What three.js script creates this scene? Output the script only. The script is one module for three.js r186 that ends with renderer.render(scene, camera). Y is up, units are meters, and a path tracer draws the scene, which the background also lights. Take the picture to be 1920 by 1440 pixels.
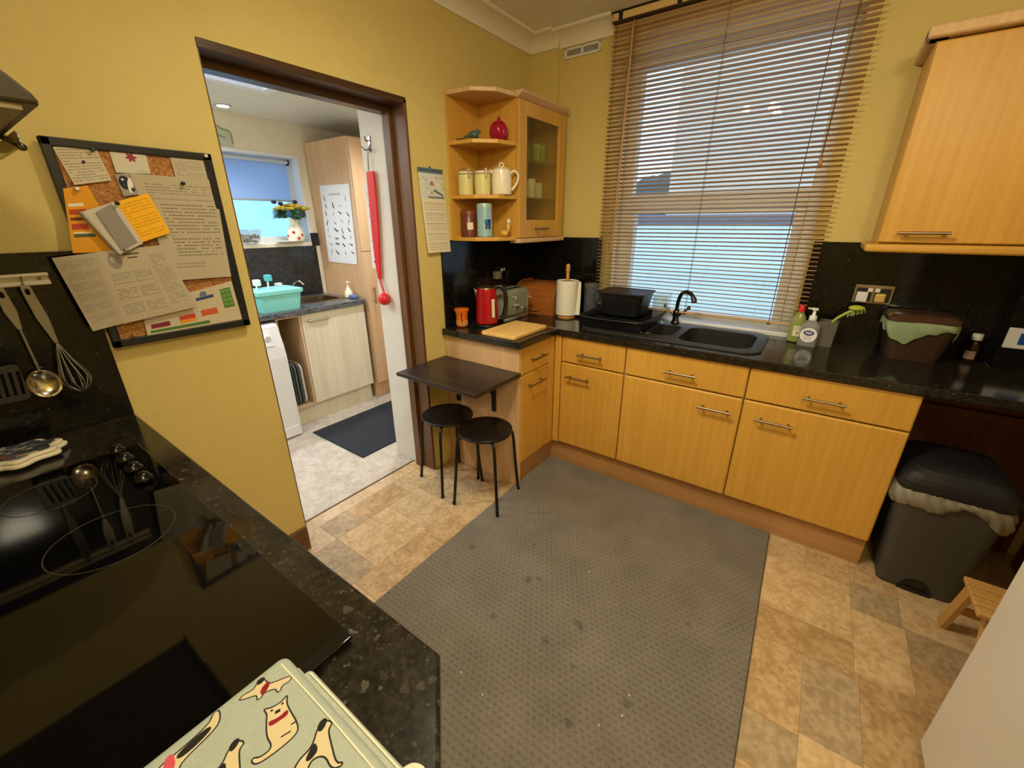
import * as THREE from 'three';
import { RoundedBoxGeometry } from 'three/addons/geometries/RoundedBoxGeometry.js';
import { mergeGeometries } from 'three/addons/utils/BufferGeometryUtils.js';

// ---------------------------------------------------------------- camera, sky, exposure
const scene = new THREE.Scene();
const camera = new THREE.PerspectiveCamera(85.64, 1920 / 1440, 0.02, 100);
camera.position.set(1.768, 1.4965, 2.685);
camera.rotation.set(-0.371, 0.6254, -0.0032, 'YXZ');
scene.add(camera);
const renderer = new THREE.WebGLRenderer({ antialias: true });
renderer.toneMapping = THREE.LinearToneMapping;
renderer.toneMappingExposure = 1.0;
renderer.shadowMap.enabled = true;
scene.background = new THREE.Color().setRGB(0.6, 0.83, 1.17);
scene.backgroundIntensity = 1.7;
const LAMP = { color: [1, 0.9, 0.64], kitchen: 3.05, pendant: 2.9, utility: 4.8, cool: [0.95, 0.97, 1.02] };

// ---------------------------------------------------------------- helpers
let seed = 7;
const rnd = () => { seed = (seed + 0x6D2B79F5) | 0; let t = Math.imul(seed ^ (seed >>> 15), 1 | seed); t = (t + Math.imul(t ^ (t >>> 7), 61 | t)) ^ t; return ((t ^ (t >>> 14)) >>> 0) / 4294967296; };
const rr = (a, b) => a + (b - a) * rnd();
const names = {};
const numbered = (n) => { const k = names[n] = (names[n] ?? -1) + 1; return k ? n + '_' + String(k).padStart(3, '0') : n; };
const offs = new Map();
function thing(name, label, category, pos = [0, 0, 0], { turn = 0, group, local = false } = {}) {
  const o = new THREE.Group(); o.name = numbered(name); scene.add(o);
  o.position.set(...pos); o.rotation.y = turn; o.userData = { label, category };
  if (group) o.userData.group = group;
  offs.set(o, local ? [0, 0, 0] : pos);
  return o;
}
function boxUV(g0) {                                     // uv in metres by the way each triangle faces
  const g = g0.index ? g0.toNonIndexed() : g0, p = g.attributes.position, uv = new Float32Array(p.count * 2);
  const a = new THREE.Vector3(), b = new THREE.Vector3(), c = new THREE.Vector3();
  for (let i = 0; i < p.count; i += 3) {
    a.fromBufferAttribute(p, i); b.fromBufferAttribute(p, i + 1); c.fromBufferAttribute(p, i + 2);
    const n = b.clone().sub(a).cross(c.clone().sub(a)), x = Math.abs(n.x), y = Math.abs(n.y), z = Math.abs(n.z);
    [a, b, c].forEach((v, k) => { const q = (i + k) * 2; if (y >= x && y >= z) { uv[q] = v.x; uv[q + 1] = v.z; } else if (x >= z) { uv[q] = v.z; uv[q + 1] = v.y; } else { uv[q] = v.x; uv[q + 1] = v.y; } });
  }
  g.setAttribute('uv', new THREE.BufferAttribute(uv, 2));
  return g;
}
function clean(g) {
  let h = g.userData.keepUV ? (g.index ? g.toNonIndexed() : g) : boxUV(g);
  for (const k of Object.keys(h.attributes)) if (!['position', 'normal', 'uv'].includes(k)) h.deleteAttribute(k);
  if (!h.attributes.normal) h.computeVertexNormals();
  return h;
}
function obj(name, geos, m, parent = scene) {
  const list = (Array.isArray(geos) ? geos : [geos]).map(clean), g = list.length > 1 ? mergeGeometries(list) : list[0];
  const o = offs.get(parent) ?? [0, 0, 0]; if (o[0] || o[1] || o[2]) g.translate(-o[0], -o[1], -o[2]);
  const mesh = new THREE.Mesh(g, m); mesh.name = parent === scene ? numbered(name) : name; mesh.castShadow = mesh.receiveShadow = true;
  parent.add(mesh); offs.set(mesh, o);
  return mesh;
}
const tag = (o, label, category, group) => { o.userData.label = label; o.userData.category = category; if (group) o.userData.group = group; return o; };
const struct = (name, geos, m, parent = scene, label) => { const o = obj(name, geos, m, parent); if (parent === scene) o.userData.kind = 'structure'; if (label) o.userData.label = label; return o; };
const bx = (x0, x1, y0, y1, z0, z1, r = 0, seg = 2) => {
  const w = x1 - x0, h = y1 - y0, d = z1 - z0, q = Math.min(r, w / 2.01, h / 2.01, d / 2.01);
  const g = q > 0 ? new RoundedBoxGeometry(w, h, d, seg, q) : new THREE.BoxGeometry(w, h, d);
  return g.translate((x0 + x1) / 2, (y0 + y1) / 2, (z0 + z1) / 2);
};
const cyl = (x, y, z, rb, rt, h, n = 28) => new THREE.CylinderGeometry(rt, rb, h, n).translate(x, y + h / 2, z);
const lathe = (x, y, z, pts, n = 32) => new THREE.LatheGeometry(pts.map(([r, h]) => new THREE.Vector2(Math.max(r, 1e-5), h)), n).translate(x, y, z);
const V = (a) => new THREE.Vector3(...a);
const tube = (pts, r, n = 8, seg = 0, closed = false) => new THREE.TubeGeometry(new THREE.CatmullRomCurve3(pts.map(V), closed, 'centripetal'), seg || pts.length * 6, r, n, closed);
const rod = (a, b, r, n = 10, r2 = r) => { const A = V(a), B = V(b), d = B.clone().sub(A), g = new THREE.CylinderGeometry(r2, r, d.length(), n); g.applyQuaternion(new THREE.Quaternion().setFromUnitVectors(new THREE.Vector3(0, 1, 0), d.clone().normalize())); return g.translate(...A.add(B).multiplyScalar(0.5).toArray()); };
const ball = (x, y, z, r, sx = 1, sy = 1, sz = 1, n = 20) => new THREE.SphereGeometry(r, n, Math.ceil(n * 0.7)).scale(sx, sy, sz).translate(x, y, z);
const shapeOf = (pts) => { const s = new THREE.Shape(); pts.forEach(([a, b], i) => i ? s.lineTo(a, b) : s.moveTo(a, b)); s.closePath(); return s; };
const rrect = (x0, x1, y0, y1, r, P = THREE.Shape) => { const s = new P(); s.moveTo(x0 + r, y0); s.lineTo(x1 - r, y0); s.absarc(x1 - r, y0 + r, r, -Math.PI / 2, 0); s.lineTo(x1, y1 - r); s.absarc(x1 - r, y1 - r, r, 0, Math.PI / 2); s.lineTo(x0 + r, y1); s.absarc(x0 + r, y1 - r, r, Math.PI / 2, Math.PI); s.lineTo(x0, y0 + r); s.absarc(x0 + r, y0 + r, r, Math.PI, 1.5 * Math.PI); return s; };
const ext = (s, depth, bevel = 0, seg = 2, curve = 10) => new THREE.ExtrudeGeometry(s, { depth: depth - 2 * bevel, bevelEnabled: bevel > 0, bevelThickness: bevel, bevelSize: bevel, bevelOffset: -bevel, bevelSegments: seg, curveSegments: curve }).translate(0, 0, bevel);
const flat = (s, y0, y1, bevel = 0, seg = 2, curve = 10) => ext(s, y1 - y0, bevel, seg, curve).rotateX(Math.PI / 2).translate(0, y1, 0);   // a plan outline (x, z) as a slab
// a profile in (z, y) swept along x / in (x, y) swept along z
const alongX = (pts, x0, x1, bevel = 0) => ext(shapeOf(pts.map(([z, y]) => [-z, y])), x1 - x0, bevel).rotateY(Math.PI / 2).translate(x0, 0, 0);
const alongZ = (pts, z0, z1, bevel = 0) => ext(shapeOf(pts), z1 - z0, bevel).translate(0, 0, z0);
// a thin rectangular sheet given by its four corners, with its own uv (0..1) on the face
function sheet(c, t, bow = 0, n = 8) {                   // corners: top left, top right, bottom right, bottom left seen from the front
  const [a, b, d, e] = c.map(V), nor = b.clone().sub(a).cross(e.clone().sub(a)).normalize().multiplyScalar(-1), P = [], U = [], I = [];
  for (let side = 0; side < 2; side++) for (let j = 0; j <= n; j++) for (let i = 0; i <= n; i++) {
    const u = i / n, v = j / n, p = a.clone().lerp(b, u).lerp(e.clone().lerp(d, u), v);
    const off = (side ? -t / 2 : t / 2) + bow * (v * v * 0.8 + 0.35 * Math.sin(u * 4 + v * 2) * v * v);
    p.addScaledVector(nor, off); P.push(p.x, p.y, p.z); U.push(u, 1 - v);
  }
  const N = (n + 1) * (n + 1);
  for (let s = 0; s < 2; s++) for (let j = 0; j < n; j++) for (let i = 0; i < n; i++) { const k = s * N + j * (n + 1) + i, q = [k, k + 1, k + n + 1, k + 1, k + n + 2, k + n + 1]; I.push(...(s ? q : q.reverse())); }
  const edge = []; for (let i = 0; i <= n; i++) edge.push(i); for (let j = 1; j <= n; j++) edge.push(j * (n + 1) + n); for (let i = n - 1; i >= 0; i--) edge.push(n * (n + 1) + i); for (let j = n - 1; j > 0; j--) edge.push(j * (n + 1));
  edge.forEach((k, q) => { const l = edge[(q + 1) % edge.length]; I.push(k, l, l + N, k, l + N, k + N); });
  const g = new THREE.BufferGeometry(); g.setAttribute('position', new THREE.Float32BufferAttribute(P, 3)); g.setAttribute('uv', new THREE.Float32BufferAttribute(U, 2)); g.setIndex(I); g.computeVertexNormals();
  g.userData.keepUV = true; return g;
}
function copy(root, [dx, dy, dz], label, turn) { const r = root.clone(); r.name = numbered(root.name.replace(/_\d{3}$/, '')); scene.add(r); r.position.set(dx, dy, dz); if (turn !== undefined) r.rotation.y = turn; r.userData = { ...root.userData }; if (label) r.userData.label = label; return r; }

// ---------------------------------------------------------------- procedural textures
function vnoise(px, py, s) {                             // periodic value noise
  const t = new Float32Array(px * py); let q = s * 7919 + 13; for (let i = 0; i < t.length; i++) { q = (Math.imul(q, 1664525) + 1013904223) | 0; t[i] = ((q >>> 8) & 0xffff) / 65535; }
  return (x, y) => { const X = Math.floor(x), Y = Math.floor(y), f = x - X, g = y - Y, u = f * f * (3 - 2 * f), v = g * g * (3 - 2 * g), a = ((X % px) + px) % px, b = (a + 1) % px, c = ((Y % py) + py) % py, d = (c + 1) % py; return (t[c * px + a] * (1 - u) + t[c * px + b] * u) * (1 - v) + (t[d * px + a] * (1 - u) + t[d * px + b] * u) * v; };
}
function tex(w, h, sx, sy, fn, srgb = true) {            // sx, sy: metres covered
  const d = new Uint8Array(w * h * 4);
  for (let y = 0; y < h; y++) for (let x = 0; x < w; x++) { const c = fn(x / w, y / h), i = (y * w + x) * 4; d[i] = Math.max(0, Math.min(255, c[0])); d[i + 1] = Math.max(0, Math.min(255, c[1])); d[i + 2] = Math.max(0, Math.min(255, c[2])); d[i + 3] = 255; }
  const t = new THREE.DataTexture(d, w, h); t.wrapS = t.wrapT = THREE.RepeatWrapping; t.magFilter = THREE.LinearFilter; t.minFilter = THREE.LinearMipmapLinearFilter; t.generateMipmaps = true; if (srgb) t.colorSpace = THREE.SRGBColorSpace; t.repeat.set(1 / sx, 1 / sy); t.needsUpdate = true; return t;
}
const hx = (h) => [(h >> 16) & 255, (h >> 8) & 255, h & 255];
const mixc = (a, b, t) => [a[0] + (b[0] - a[0]) * t, a[1] + (b[1] - a[1]) * t, a[2] + (b[2] - a[2]) * t];
function canvasTex(w, h, draw) { const c = document.createElement('canvas'); c.width = w; c.height = h; const x = c.getContext('2d'); draw(x, w, h); const t = new THREE.CanvasTexture(c); t.colorSpace = THREE.SRGBColorSpace; t.magFilter = THREE.LinearFilter; return t; }
const std = (color, roughness = 0.6, metalness = 0, more = {}) => new THREE.MeshStandardMaterial({ color, roughness, metalness, ...more });
const phys = (o) => new THREE.MeshPhysicalMaterial(o);
function mottle(base, amp, n1, n2, s, w = 256, size = 1) { const a = vnoise(n1, n1, s), b = vnoise(n2, n2, s + 1), B = hx(base); return tex(w, w, size, size, (x, y) => { const v = (a(x * n1, y * n1) - 0.5) * amp + (b(x * n2, y * n2) - 0.5) * amp; return B.map((c) => c + v); }); }
function wood(base, dark, s, { w = 256, h = 512, sx = 0.6, sy = 1.2, streak = 40, amount = 0.55 } = {}) {   // grain runs along v
  const a = vnoise(streak, 4, s), b = vnoise(streak * 3, 6, s + 1), c = vnoise(8, 3, s + 2), f = vnoise(128, 64, s + 3), A = hx(base), D = hx(dark);
  return tex(w, h, sx, sy, (x, y) => { const t = a(x * streak, y * 4) * 0.45 + b(x * streak * 3, y * 6) * 0.3 + c(x * 8, y * 3) * 0.35 - 0.25 + (f(x * 128, y * 64) - 0.5) * 0.12; return mixc(A, D, Math.max(0, t) * amount * 1.4); });
}
const turned = (t) => { const u = t.clone(); u.rotation = Math.PI / 2; u.needsUpdate = true; return u; };
function graniteTex(base, flecks, s, size, count) {
  const W = 1024, d = new Float32Array(W * W * 3), B = hx(base), a = vnoise(90, 90, s), b = vnoise(24, 24, s + 1), c = vnoise(220, 220, s + 2);
  for (let y = 0; y < W; y++) for (let x = 0; x < W; x++) { const v = 0.35 + a(x / W * 90, y / W * 90) * 0.6 + b(x / W * 24, y / W * 24) * 0.35 + c(x / W * 220, y / W * 220) * 0.45 - 0.1; for (let k = 0; k < 3; k++) d[(y * W + x) * 3 + k] = B[k] * v; }
  let q = s * 31 + 5; const R = () => { q = (Math.imul(q, 1664525) + 1013904223) | 0; return ((q >>> 8) & 0xffff) / 65536; };
  for (let i = 0; i < count; i++) { const big = R() < 0.05, cx = R() * W, cy = R() * W, ra = big ? 5 + R() * 9 : 1 + R() * 4, rb = ra * (0.3 + R() * 0.6), th = R() * 3.14, col = hx(flecks[Math.floor(R() * flecks.length)]), al = 0.2 + R() * 0.5, co = Math.cos(th), si = Math.sin(th), ph = R() * 6;
    for (let y = -Math.ceil(ra * 1.4); y <= ra * 1.4; y++) for (let x = -Math.ceil(ra * 1.4); x <= ra * 1.4; x++) { const u = (x * co + y * si) / ra, v = (y * co - x * si) / rb, an = Math.atan2(v, u), e = u * u + v * v, lim = 1 + 0.35 * Math.sin(an * 3 + ph); if (e < lim) { const X = (Math.floor(cx + x) + W) % W, Y = (Math.floor(cy + y) + W) % W, w = al * Math.min(1, (lim - e) * 3); for (let k = 0; k < 3; k++) { const j = (Y * W + X) * 3 + k; d[j] += (col[k] - d[j]) * w; } } } }
  return tex(W, W, size, size, (x, y) => { const j = (Math.floor(y * W) * W + Math.floor(x * W)) * 3; return [d[j], d[j + 1], d[j + 2]]; });
}

// ---------------------------------------------------------------- materials
const wallTex = mottle(0xd3be76, 3, 9, 60, 3, 512, 1.6);
const M = {
  wall: std(0xffffff, 0.7, 0, { map: wallTex, bumpMap: tex(256, 256, 0.5, 0.5, (() => { const a = vnoise(40, 40, 5), b = vnoise(110, 110, 6); return (x, y) => { const v = 128 + (a(x * 40, y * 40) - 0.5) * 120 + (b(x * 110, y * 110) - 0.5) * 80; return [v, v, v]; }; })(), false), bumpScale: 0.0007 }),
  cream: std(0xffffff, 0.75, 0, { map: mottle(0xe6dcc2, 6, 7, 50, 8, 256, 1.2) }),
  ceiling: std(0xffffff, 0.85, 0, { map: mottle(0xeeeae2, 5, 7, 60, 9, 256, 1.2) }),
  coving: std(0xe9e2d0, 0.6),
  white: std(0xe6e4e0, 0.45), whiteGloss: std(0xe2e2e2, 0.25), upvc: std(0xe4e4e6, 0.3),
  beech: std(0xffffff, 0.38, 0, { map: wood(0xd3a043, 0xb88434, 21) }),
  beechH: std(0xffffff, 0.38, 0, { map: turned(wood(0xd3a043, 0xb88434, 22)) }),
  beechPale: std(0xffffff, 0.45, 0, { map: wood(0xdab68a, 0xb98d5c, 23) }),
  plinth: std(0xffffff, 0.45, 0, { map: turned(wood(0xb98b58, 0x94683c, 28)) }),
  beechDark: std(0xffffff, 0.5, 0, { map: wood(0x8a5a32, 0x5c381c, 24) }),
  brown: std(0xffffff, 0.35, 0, { map: wood(0x77502f, 0x4a2e14, 25, { sx: 0.25, sy: 1.4, streak: 30, amount: 0.8 }) }),
  brownH: std(0xffffff, 0.35, 0, { map: turned(wood(0x5a3a20, 0x342010, 26, { sx: 0.25, sy: 1.4, streak: 30, amount: 0.8 })) }),
  slat: std(0xffffff, 0.42, 0, { map: turned(wood(0xdcb98c, 0xb38d60, 27, { sx: 0.05, sy: 1.0, streak: 16, amount: 0.7 })) }),
  wand: std(0xb98a5c, 0.4),
  granite: std(0xffffff, 0.13, 0, { map: graniteTex(0x211e19, [0x565046, 0x453f36, 0x4d463b, 0x6b655a, 0x3b3126], 31, 0.7, 4200) }),
  splash: phys({ color: 0xffffff, roughness: 0.1, specularIntensity: 0.6, map: graniteTex(0x141311, [0x3a3731, 0x2d2922, 0x57524a, 0x2b221a], 32, 0.7, 1800) }),
  greyTop: std(0xffffff, 0.3, 0, { map: graniteTex(0x5a5c61, [0x7c7d80, 0x3c3d40, 0x8f8f90], 33, 0.7, 2400) }),
  slateSplash: std(0xffffff, 0.14, 0, { map: graniteTex(0x26282c, [0x44464b, 0x3a3b3f, 0x5c5d60], 34, 0.7, 1500) }),
  steel: std(0x9c8c74, 0.36, 1), chrome: std(0xd8d8d8, 0.08, 1), darkChrome: std(0x6a6a6c, 0.15, 1), brass: std(0xcaa15a, 0.25, 1),
  black: std(0x121212, 0.4), blackGloss: std(0x070707, 0.04), blackMetal: std(0x17150f, 0.38, 0.3), rubber: std(0x141312, 0.7),
  tableTop: std(0xffffff, 0.34, 0, { map: turned(wood(0x33261e, 0x1c1410, 35, { sx: 0.3, sy: 1.0, streak: 24, amount: 0.9 })) }),
  composite: std(0xffffff, 0.42, 0, { map: mottle(0x2d2b29, 9, 60, 120, 36, 256, 0.3) }),
  plasticBlack: std(0x16171a, 0.36), plasticGrey: std(0x55534d, 0.45),
  glass: phys({ color: 0xffffff, roughness: 0, transmission: 1, thickness: 0, ior: 1.5 }),
  glassTint: phys({ color: 0xf0eedf, roughness: 0, transmission: 1, thickness: 0, ior: 1.5 }),
  clear: phys({ color: 0xf2f2ee, roughness: 0, transmission: 0.95, thickness: 0, ior: 1.45 }),
  ceramic: std(0xe9dfc6, 0.2), ceramicWhite: std(0xe8e6e0, 0.2),
  red: std(0xa5101a, 0.16), redSoft: std(0xd4222a, 0.45), crimson: std(0x9c1030, 0.18),
};

// ================================================================= THE SETTING
const KX = 2.95, KZ = 3.06, H = 2.556;                    // kitchen
const UX0 = -1.85, UX1 = -0.36, UZ0 = -0.1, UZ1 = 2.35, UH = 2.225;   // utility room
const D0 = 1.096, D1 = 1.954, DH = 2.04;                  // doorway (z, z, head)
{
  // floors
  const tileTones = { gold: [0xd6ba90, 0xb8986c], tan: [0xc9ab80, 0xa9885e], gray: [0xb8a282, 0x9a8564], brown: [0xbfa076, 0xa08055], pale: [0xd2b998, 0xb89c78], beige: [0xcab088, 0xad9069] };
  const tileMats = {}; let ts = 40;
  for (const [k, [a, b]] of Object.entries(tileTones)) {
    const n1 = vnoise(14, 14, ts), n2 = vnoise(46, 46, ts + 1), n3 = vnoise(120, 120, ts + 2), A = hx(a), B = hx(b); ts += 3;
    tileMats[k] = std(0xffffff, 0.42, 0, { map: tex(512, 512, 0.62, 0.62, (x, y) => { const u = n1(x * 14, y * 14), v = n2(x * 46, y * 46), w = n3(x * 120, y * 120); const t = Math.max(0, Math.min(1, (u * 0.55 + v * 0.75 + w * 0.3 - 0.5) * 1.25)); return mixc(A, B, t); }) });
  }
  const base = struct('floor', bx(-0.19, KX + 0.1, -0.12, -0.002, -0.1, KZ + 0.1), std(0xb59a70, 0.6), scene, 'beige stone-effect tiled kitchen floor');
  const tile = (x0, x1, z0, z1, tone) => { const o = obj('tile', flat(shapeOf([[x0 + 0.0005, z0 + 0.0005], [x1 - 0.0005, z0 + 0.0005], [x1 - 0.0005, z1 - 0.0005], [x0 + 0.0005, z1 - 0.0005]]), -0.003, 0, 0.0008, 1), tileMats[tone], base); return o; };
  const A = [[.062, .374, 1.527, 1.845, 'gold'], [-.1, .062, 1.686, 1.845, 'gray'], [-.1, .062, 1.36, 1.686, 'brown'], [.062, .374, 1.3, 1.527, 'beige'], [-.1, .062, 1.2, 1.36, 'beige'],
    [.062, .219, 1.07, 1.3, 'gray'], [.219, .374, 1.07, 1.3, 'gray'], [.374, .56, 1.3, 1.62, 'tan'], [.374, .56, 1.62, 1.96, 'tan'], [.374, .56, .95, 1.12, 'brown'], [.374, .56, 1.12, 1.3, 'beige'], [.062, .374, 1.845, 2.0, 'gray'], [-.1, .062, 1.845, 2.0, 'pale'],
    [-.188, -.1, 1.3, 1.62, 'pale'], [-.188, -.1, 1.62, 1.95, 'pale'], [-.188, -.1, 1.12, 1.3, 'gold'], [-.1, .062, 1.1, 1.2, 'gold'], [.0, .219, .945, 1.07, 'tan'], [.219, .374, .945, 1.07, 'brown'], [.0, .374, 2.0, 2.3, 'tan'], [.374, .56, 1.96, 2.3, 'gold']];
  const B = [[1.85, 2.168, .7, 1.022, 'gold'], [1.85, 2.0, .5, .7, 'beige'], [2.0, 2.168, .5, .7, 'tan'], [2.168, 2.33, .5, .66, 'tan'], [2.168, 2.33, .66, .837, 'gray'], [2.168, 2.336, .837, 1.155, 'gold'], [2.33, 2.66, .5, .828, 'gold'], [2.336, 2.66, .828, .99, 'gray'], [2.336, 2.66, .99, 1.32, 'brown'],
    [1.85, 2.168, 1.022, 1.19, 'brown'], [1.69, 2.018, 1.19, 1.51, 'tan'], [2.018, 2.178, 1.19, 1.495, 'gray'], [2.178, 2.338, 1.155, 1.48, 'brown'], [1.69, 2.018, 1.51, 1.68, 'gray'], [2.018, 2.178, 1.495, 1.82, 'gold'], [2.178, 2.34, 1.48, 1.82, 'tan'], [1.69, 2.018, 1.68, 2.0, 'tan'], [2.018, 2.34, 1.82, 2.0, 'beige'],
    [2.66, 2.94, .5, .83, 'tan'], [2.66, 2.94, .83, 1.16, 'gold'], [2.66, 2.94, 1.16, 1.32, 'gray'], [1.69, 1.85, .5, .86, 'tan'], [1.69, 1.85, .86, 1.19, 'beige'], [1.69, 2.018, 2.0, 2.33, 'gold'], [2.018, 2.34, 2.0, 2.33, 'brown'], [2.2, 2.5, .1, .5, 'tan'], [2.5, 2.8, .1, .5, 'beige']];
  for (const t of [...A, ...B]) tile(...t);
  const uf = vnoise(20, 20, 71), uf2 = vnoise(70, 70, 72);
  const utilMat = std(0xffffff, 0.4, 0, { map: tex(512, 512, 0.9, 0.9, (x, y) => mixc(hx(0xc6bcb0), hx(0xa6998b), Math.max(0, uf(x * 20, y * 20) * 0.6 + uf2(x * 70, y * 70) * 0.7 - 0.35))) });
  const fu = struct('floor_utility', bx(UX0 - 0.1, -0.196, -0.12, 0, UZ0 - 0.1, UZ1 + 0.1), utilMat);
  obj('threshold_strip', bx(-0.197, -0.187, -0.01, 0.004, D0 + 0.02, D1, 0.001), std(0x6a5138, 0.4), fu);
  struct('ceiling', bx(-0.16, KX + 0.1, H, H + 0.12, -0.3, KZ + 0.1), M.ceiling);
  // left wall, with the doorway
  const wl = struct('wall_left', [bx(-0.155, 0, 0, H, -0.3, D0), bx(-0.155, 0, DH, H, D0, D1), bx(-0.155, 0, 0, H, D1, KZ + 0.1)], M.wall);
  obj('pipe_boxing', bx(0, 0.205, 0.9, H, 0, 0.03), M.wall, wl);
  // window wall
  const W0 = 0.6, W1 = 1.7, WY0 = 0.915, WY1 = 2.36;
  struct('wall_back', [bx(-0.155, W0, 0, H, -0.3, 0), bx(W1, KX + 0.1, 0, H, -0.3, 0), bx(W0, W1, 0, WY0, -0.3, 0), bx(W0, W1, WY1, H, -0.3, 0)], M.wall);
  struct('wall_right', bx(KX, KX + 0.12, 0, H, 0, KZ), M.wall);
  struct('wall_front', bx(-0.155, KX + 0.12, 0, H, KZ, KZ + 0.12), M.wall);
  // coving: hollow curve
  const cov = (sgn) => { const p = []; for (let i = 0; i <= 6; i++) { const t = i / 6 * Math.PI / 2; p.push([0.012 + 0.083 * (1 - Math.cos(t)), H - 0.07 + 0.06 * Math.sin(t) - 0.004]); } return [[0, H - 0.078], [0.012, H - 0.078], ...p, [0.1, H - 0.01], [0.1, H], [0, H]]; };
  struct('trim_1', alongZ(cov(), 0.03, KZ), M.coving);
  struct('trim_2', [alongX(cov().map(([z, y]) => [z + 0.03, y]), 0.0, 0.205), alongX(cov(), 0.2, 0.562)], M.coving);
  struct('baseboard_left', [bx(0, 0.016, 0, 0.13, D1, 2.42, 0.004)], M.brown);
  // doorway lining: frame, stop, head
  const dr = struct('door_1', [bx(-0.085, 0.004, 0, DH + 0.004, D0 - 0.002, D0 + 0.014, 0.002), bx(-0.085, -0.001, 0, DH + 0.004, D1 - 0.005, D1 + 0.003, 0.001)], M.brown);
  obj('door_stop', [bx(-0.142, -0.09, 0, 2.0, D0 - 0.002, D0 + 0.035, 0.004), bx(-0.142, -0.09, 0, 2.0, D1 - 0.005, D1 + 0.002, 0.001)], M.brown, dr);
  obj('door_groove', [bx(-0.158, -0.142, 0, 2.03, D0 - 0.002, D0 + 0.01)], std(0x1c100a, 0.6), dr);
  obj('door_head', [bx(-0.085, 0.004, DH - 0.016, DH + 0.012, D0, D1, 0.003), bx(-0.158, -0.09, 1.995, DH + 0.012, D0, D1, 0.004)], M.brownH, dr);
  struct('trim_3', [bx(UX1, -0.16, 0, UH, D0 - 0.3, D0 + 0.012, 0.003)], std(0xdcdad3, 0.45), scene, 'white painted reveal beside the utility doorway');
  struct('trim_4', [bx(UX1, -0.16, 0, UH, D1 + 0.004, D1 + 0.3, 0.003)], M.white);
  // utility room shell
  const U0 = 0.635, U1 = 1.42, UY0 = 1.345, UY1 = 1.985;
  struct('wall_utility_far', [bx(UX0 - 0.25, UX0, 0, UH + .1, UZ0 - 0.1, U0), bx(UX0 - 0.25, UX0, 0, UH + .1, U1, UZ1 + 0.1), bx(UX0 - 0.25, UX0, 0, UY0, U0, U1), bx(UX0 - 0.25, UX0, UY1, UH + .1, U0, U1)], M.cream);
  struct('wall_utility_left', bx(UX0, -0.155, 0, UH + .1, UZ1, UZ1 + 0.1), M.cream);
  struct('wall_utility_right', bx(UX0, -0.16, 0, UH + .1, UZ0 - 0.1, UZ0), M.cream);
  struct('wall_utility_near', [bx(UX1, -0.16, 0, UH + .1, UZ0, D0 - 0.3), bx(UX1, -0.16, 0, UH + .1, D1 + 0.3, UZ1)], M.cream);
  // ceiling of boards, with a roof window
  const S = { x0: -1.12, x1: -0.5, z0: 1.17, z1: 2.1 };
  const pvc = std(0xdad9cf, 0.22);
  const cu = struct('ceiling_utility', [bx(UX0 - .1, -0.16, UH + 0.012, UH + 0.1, UZ0 - .1, S.z0), bx(UX0 - .1, S.x0, UH + 0.012, UH + 0.1, S.z0, UZ1 + .1), bx(S.x1, -0.16, UH + 0.012, UH + 0.1, S.z0, UZ1 + .1), bx(S.x0, S.x1, UH + 0.012, UH + 0.1, S.z1, UZ1 + .1)], M.white);
  for (let x = UX0; x < -0.17; x += 0.1) { const a = x + 0.0015, b = Math.min(x + 0.0985, -0.165); const cut = b > S.x0 && a < S.x1; if (cut) { obj('board', bx(a, b, UH, UH + 0.012, UZ0, S.z0, 0.003), pvc, cu); obj('board', bx(a, b, UH, UH + 0.012, S.z1, UZ1, 0.003), pvc, cu); } else obj('board', bx(a, b, UH, UH + 0.012, UZ0, UZ1, 0.003), pvc, cu); }
  const rw = struct('window_3', [bx(S.x0 - 0.02, S.x0 + 0.03, UH - 0.006, UH + 0.14, S.z0 - 0.02, S.z1 + 0.02, 0.003), bx(S.x1 - 0.03, S.x1 + 0.02, UH - 0.006, UH + 0.14, S.z0 - 0.02, S.z1 + 0.02, 0.003), bx(S.x0, S.x1, UH - 0.006, UH + 0.14, S.z0 - 0.02, S.z0 + 0.03, 0.003), bx(S.x0, S.x1, UH - 0.006, UH + 0.14, S.z1 - 0.03, S.z1 + 0.02, 0.003)], M.upvc);
  obj('pane', bx(S.x0 + .02, S.x1 - .02, UH + 0.1, UH + 0.106, S.z0 + .02, S.z1 - .02), M.glass, rw);

  // kitchen window: white frame, transom, two panes
  const fz0 = -0.17, fz1 = -0.1, w1 = struct('window_1', [bx(W0, 0.7, WY0, WY1, fz0, fz1, 0.004), bx(1.645, W1, WY0, WY1, fz0, fz1, 0.004), bx(0.7, 1.645, 1.565, 1.655, fz0, fz1, 0.004), bx(0.7, 1.645, 2.315, WY1, fz0, fz1, 0.004), bx(0.7, 1.645, WY0, 0.965, fz0, fz1, 0.004)], M.upvc);
  obj('sash', [bx(0.7, 0.735, 0.965, 1.565, fz0 + .01, fz1 + 0.012, 0.004), bx(1.6, 1.645, 0.965, 1.565, fz0 + .01, fz1 + 0.012, 0.004), bx(0.735, 1.6, 1.545, 1.565, fz0 + .01, fz1 + 0.012, 0.004)], M.upvc, w1);
  obj('pane', bx(0.73, 1.605, 0.96, 1.55, -0.14, -0.136), M.glass, w1);
  obj('pane', bx(0.695, 1.65, 1.65, 2.32, -0.14, -0.136), M.glass, w1);
  struct('window_sill', bx(W0 - 0.0, W1, 0.905, 0.93, -0.12, 0.022, 0.006), M.whiteGloss, scene, 'white sill under the kitchen window');
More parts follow.
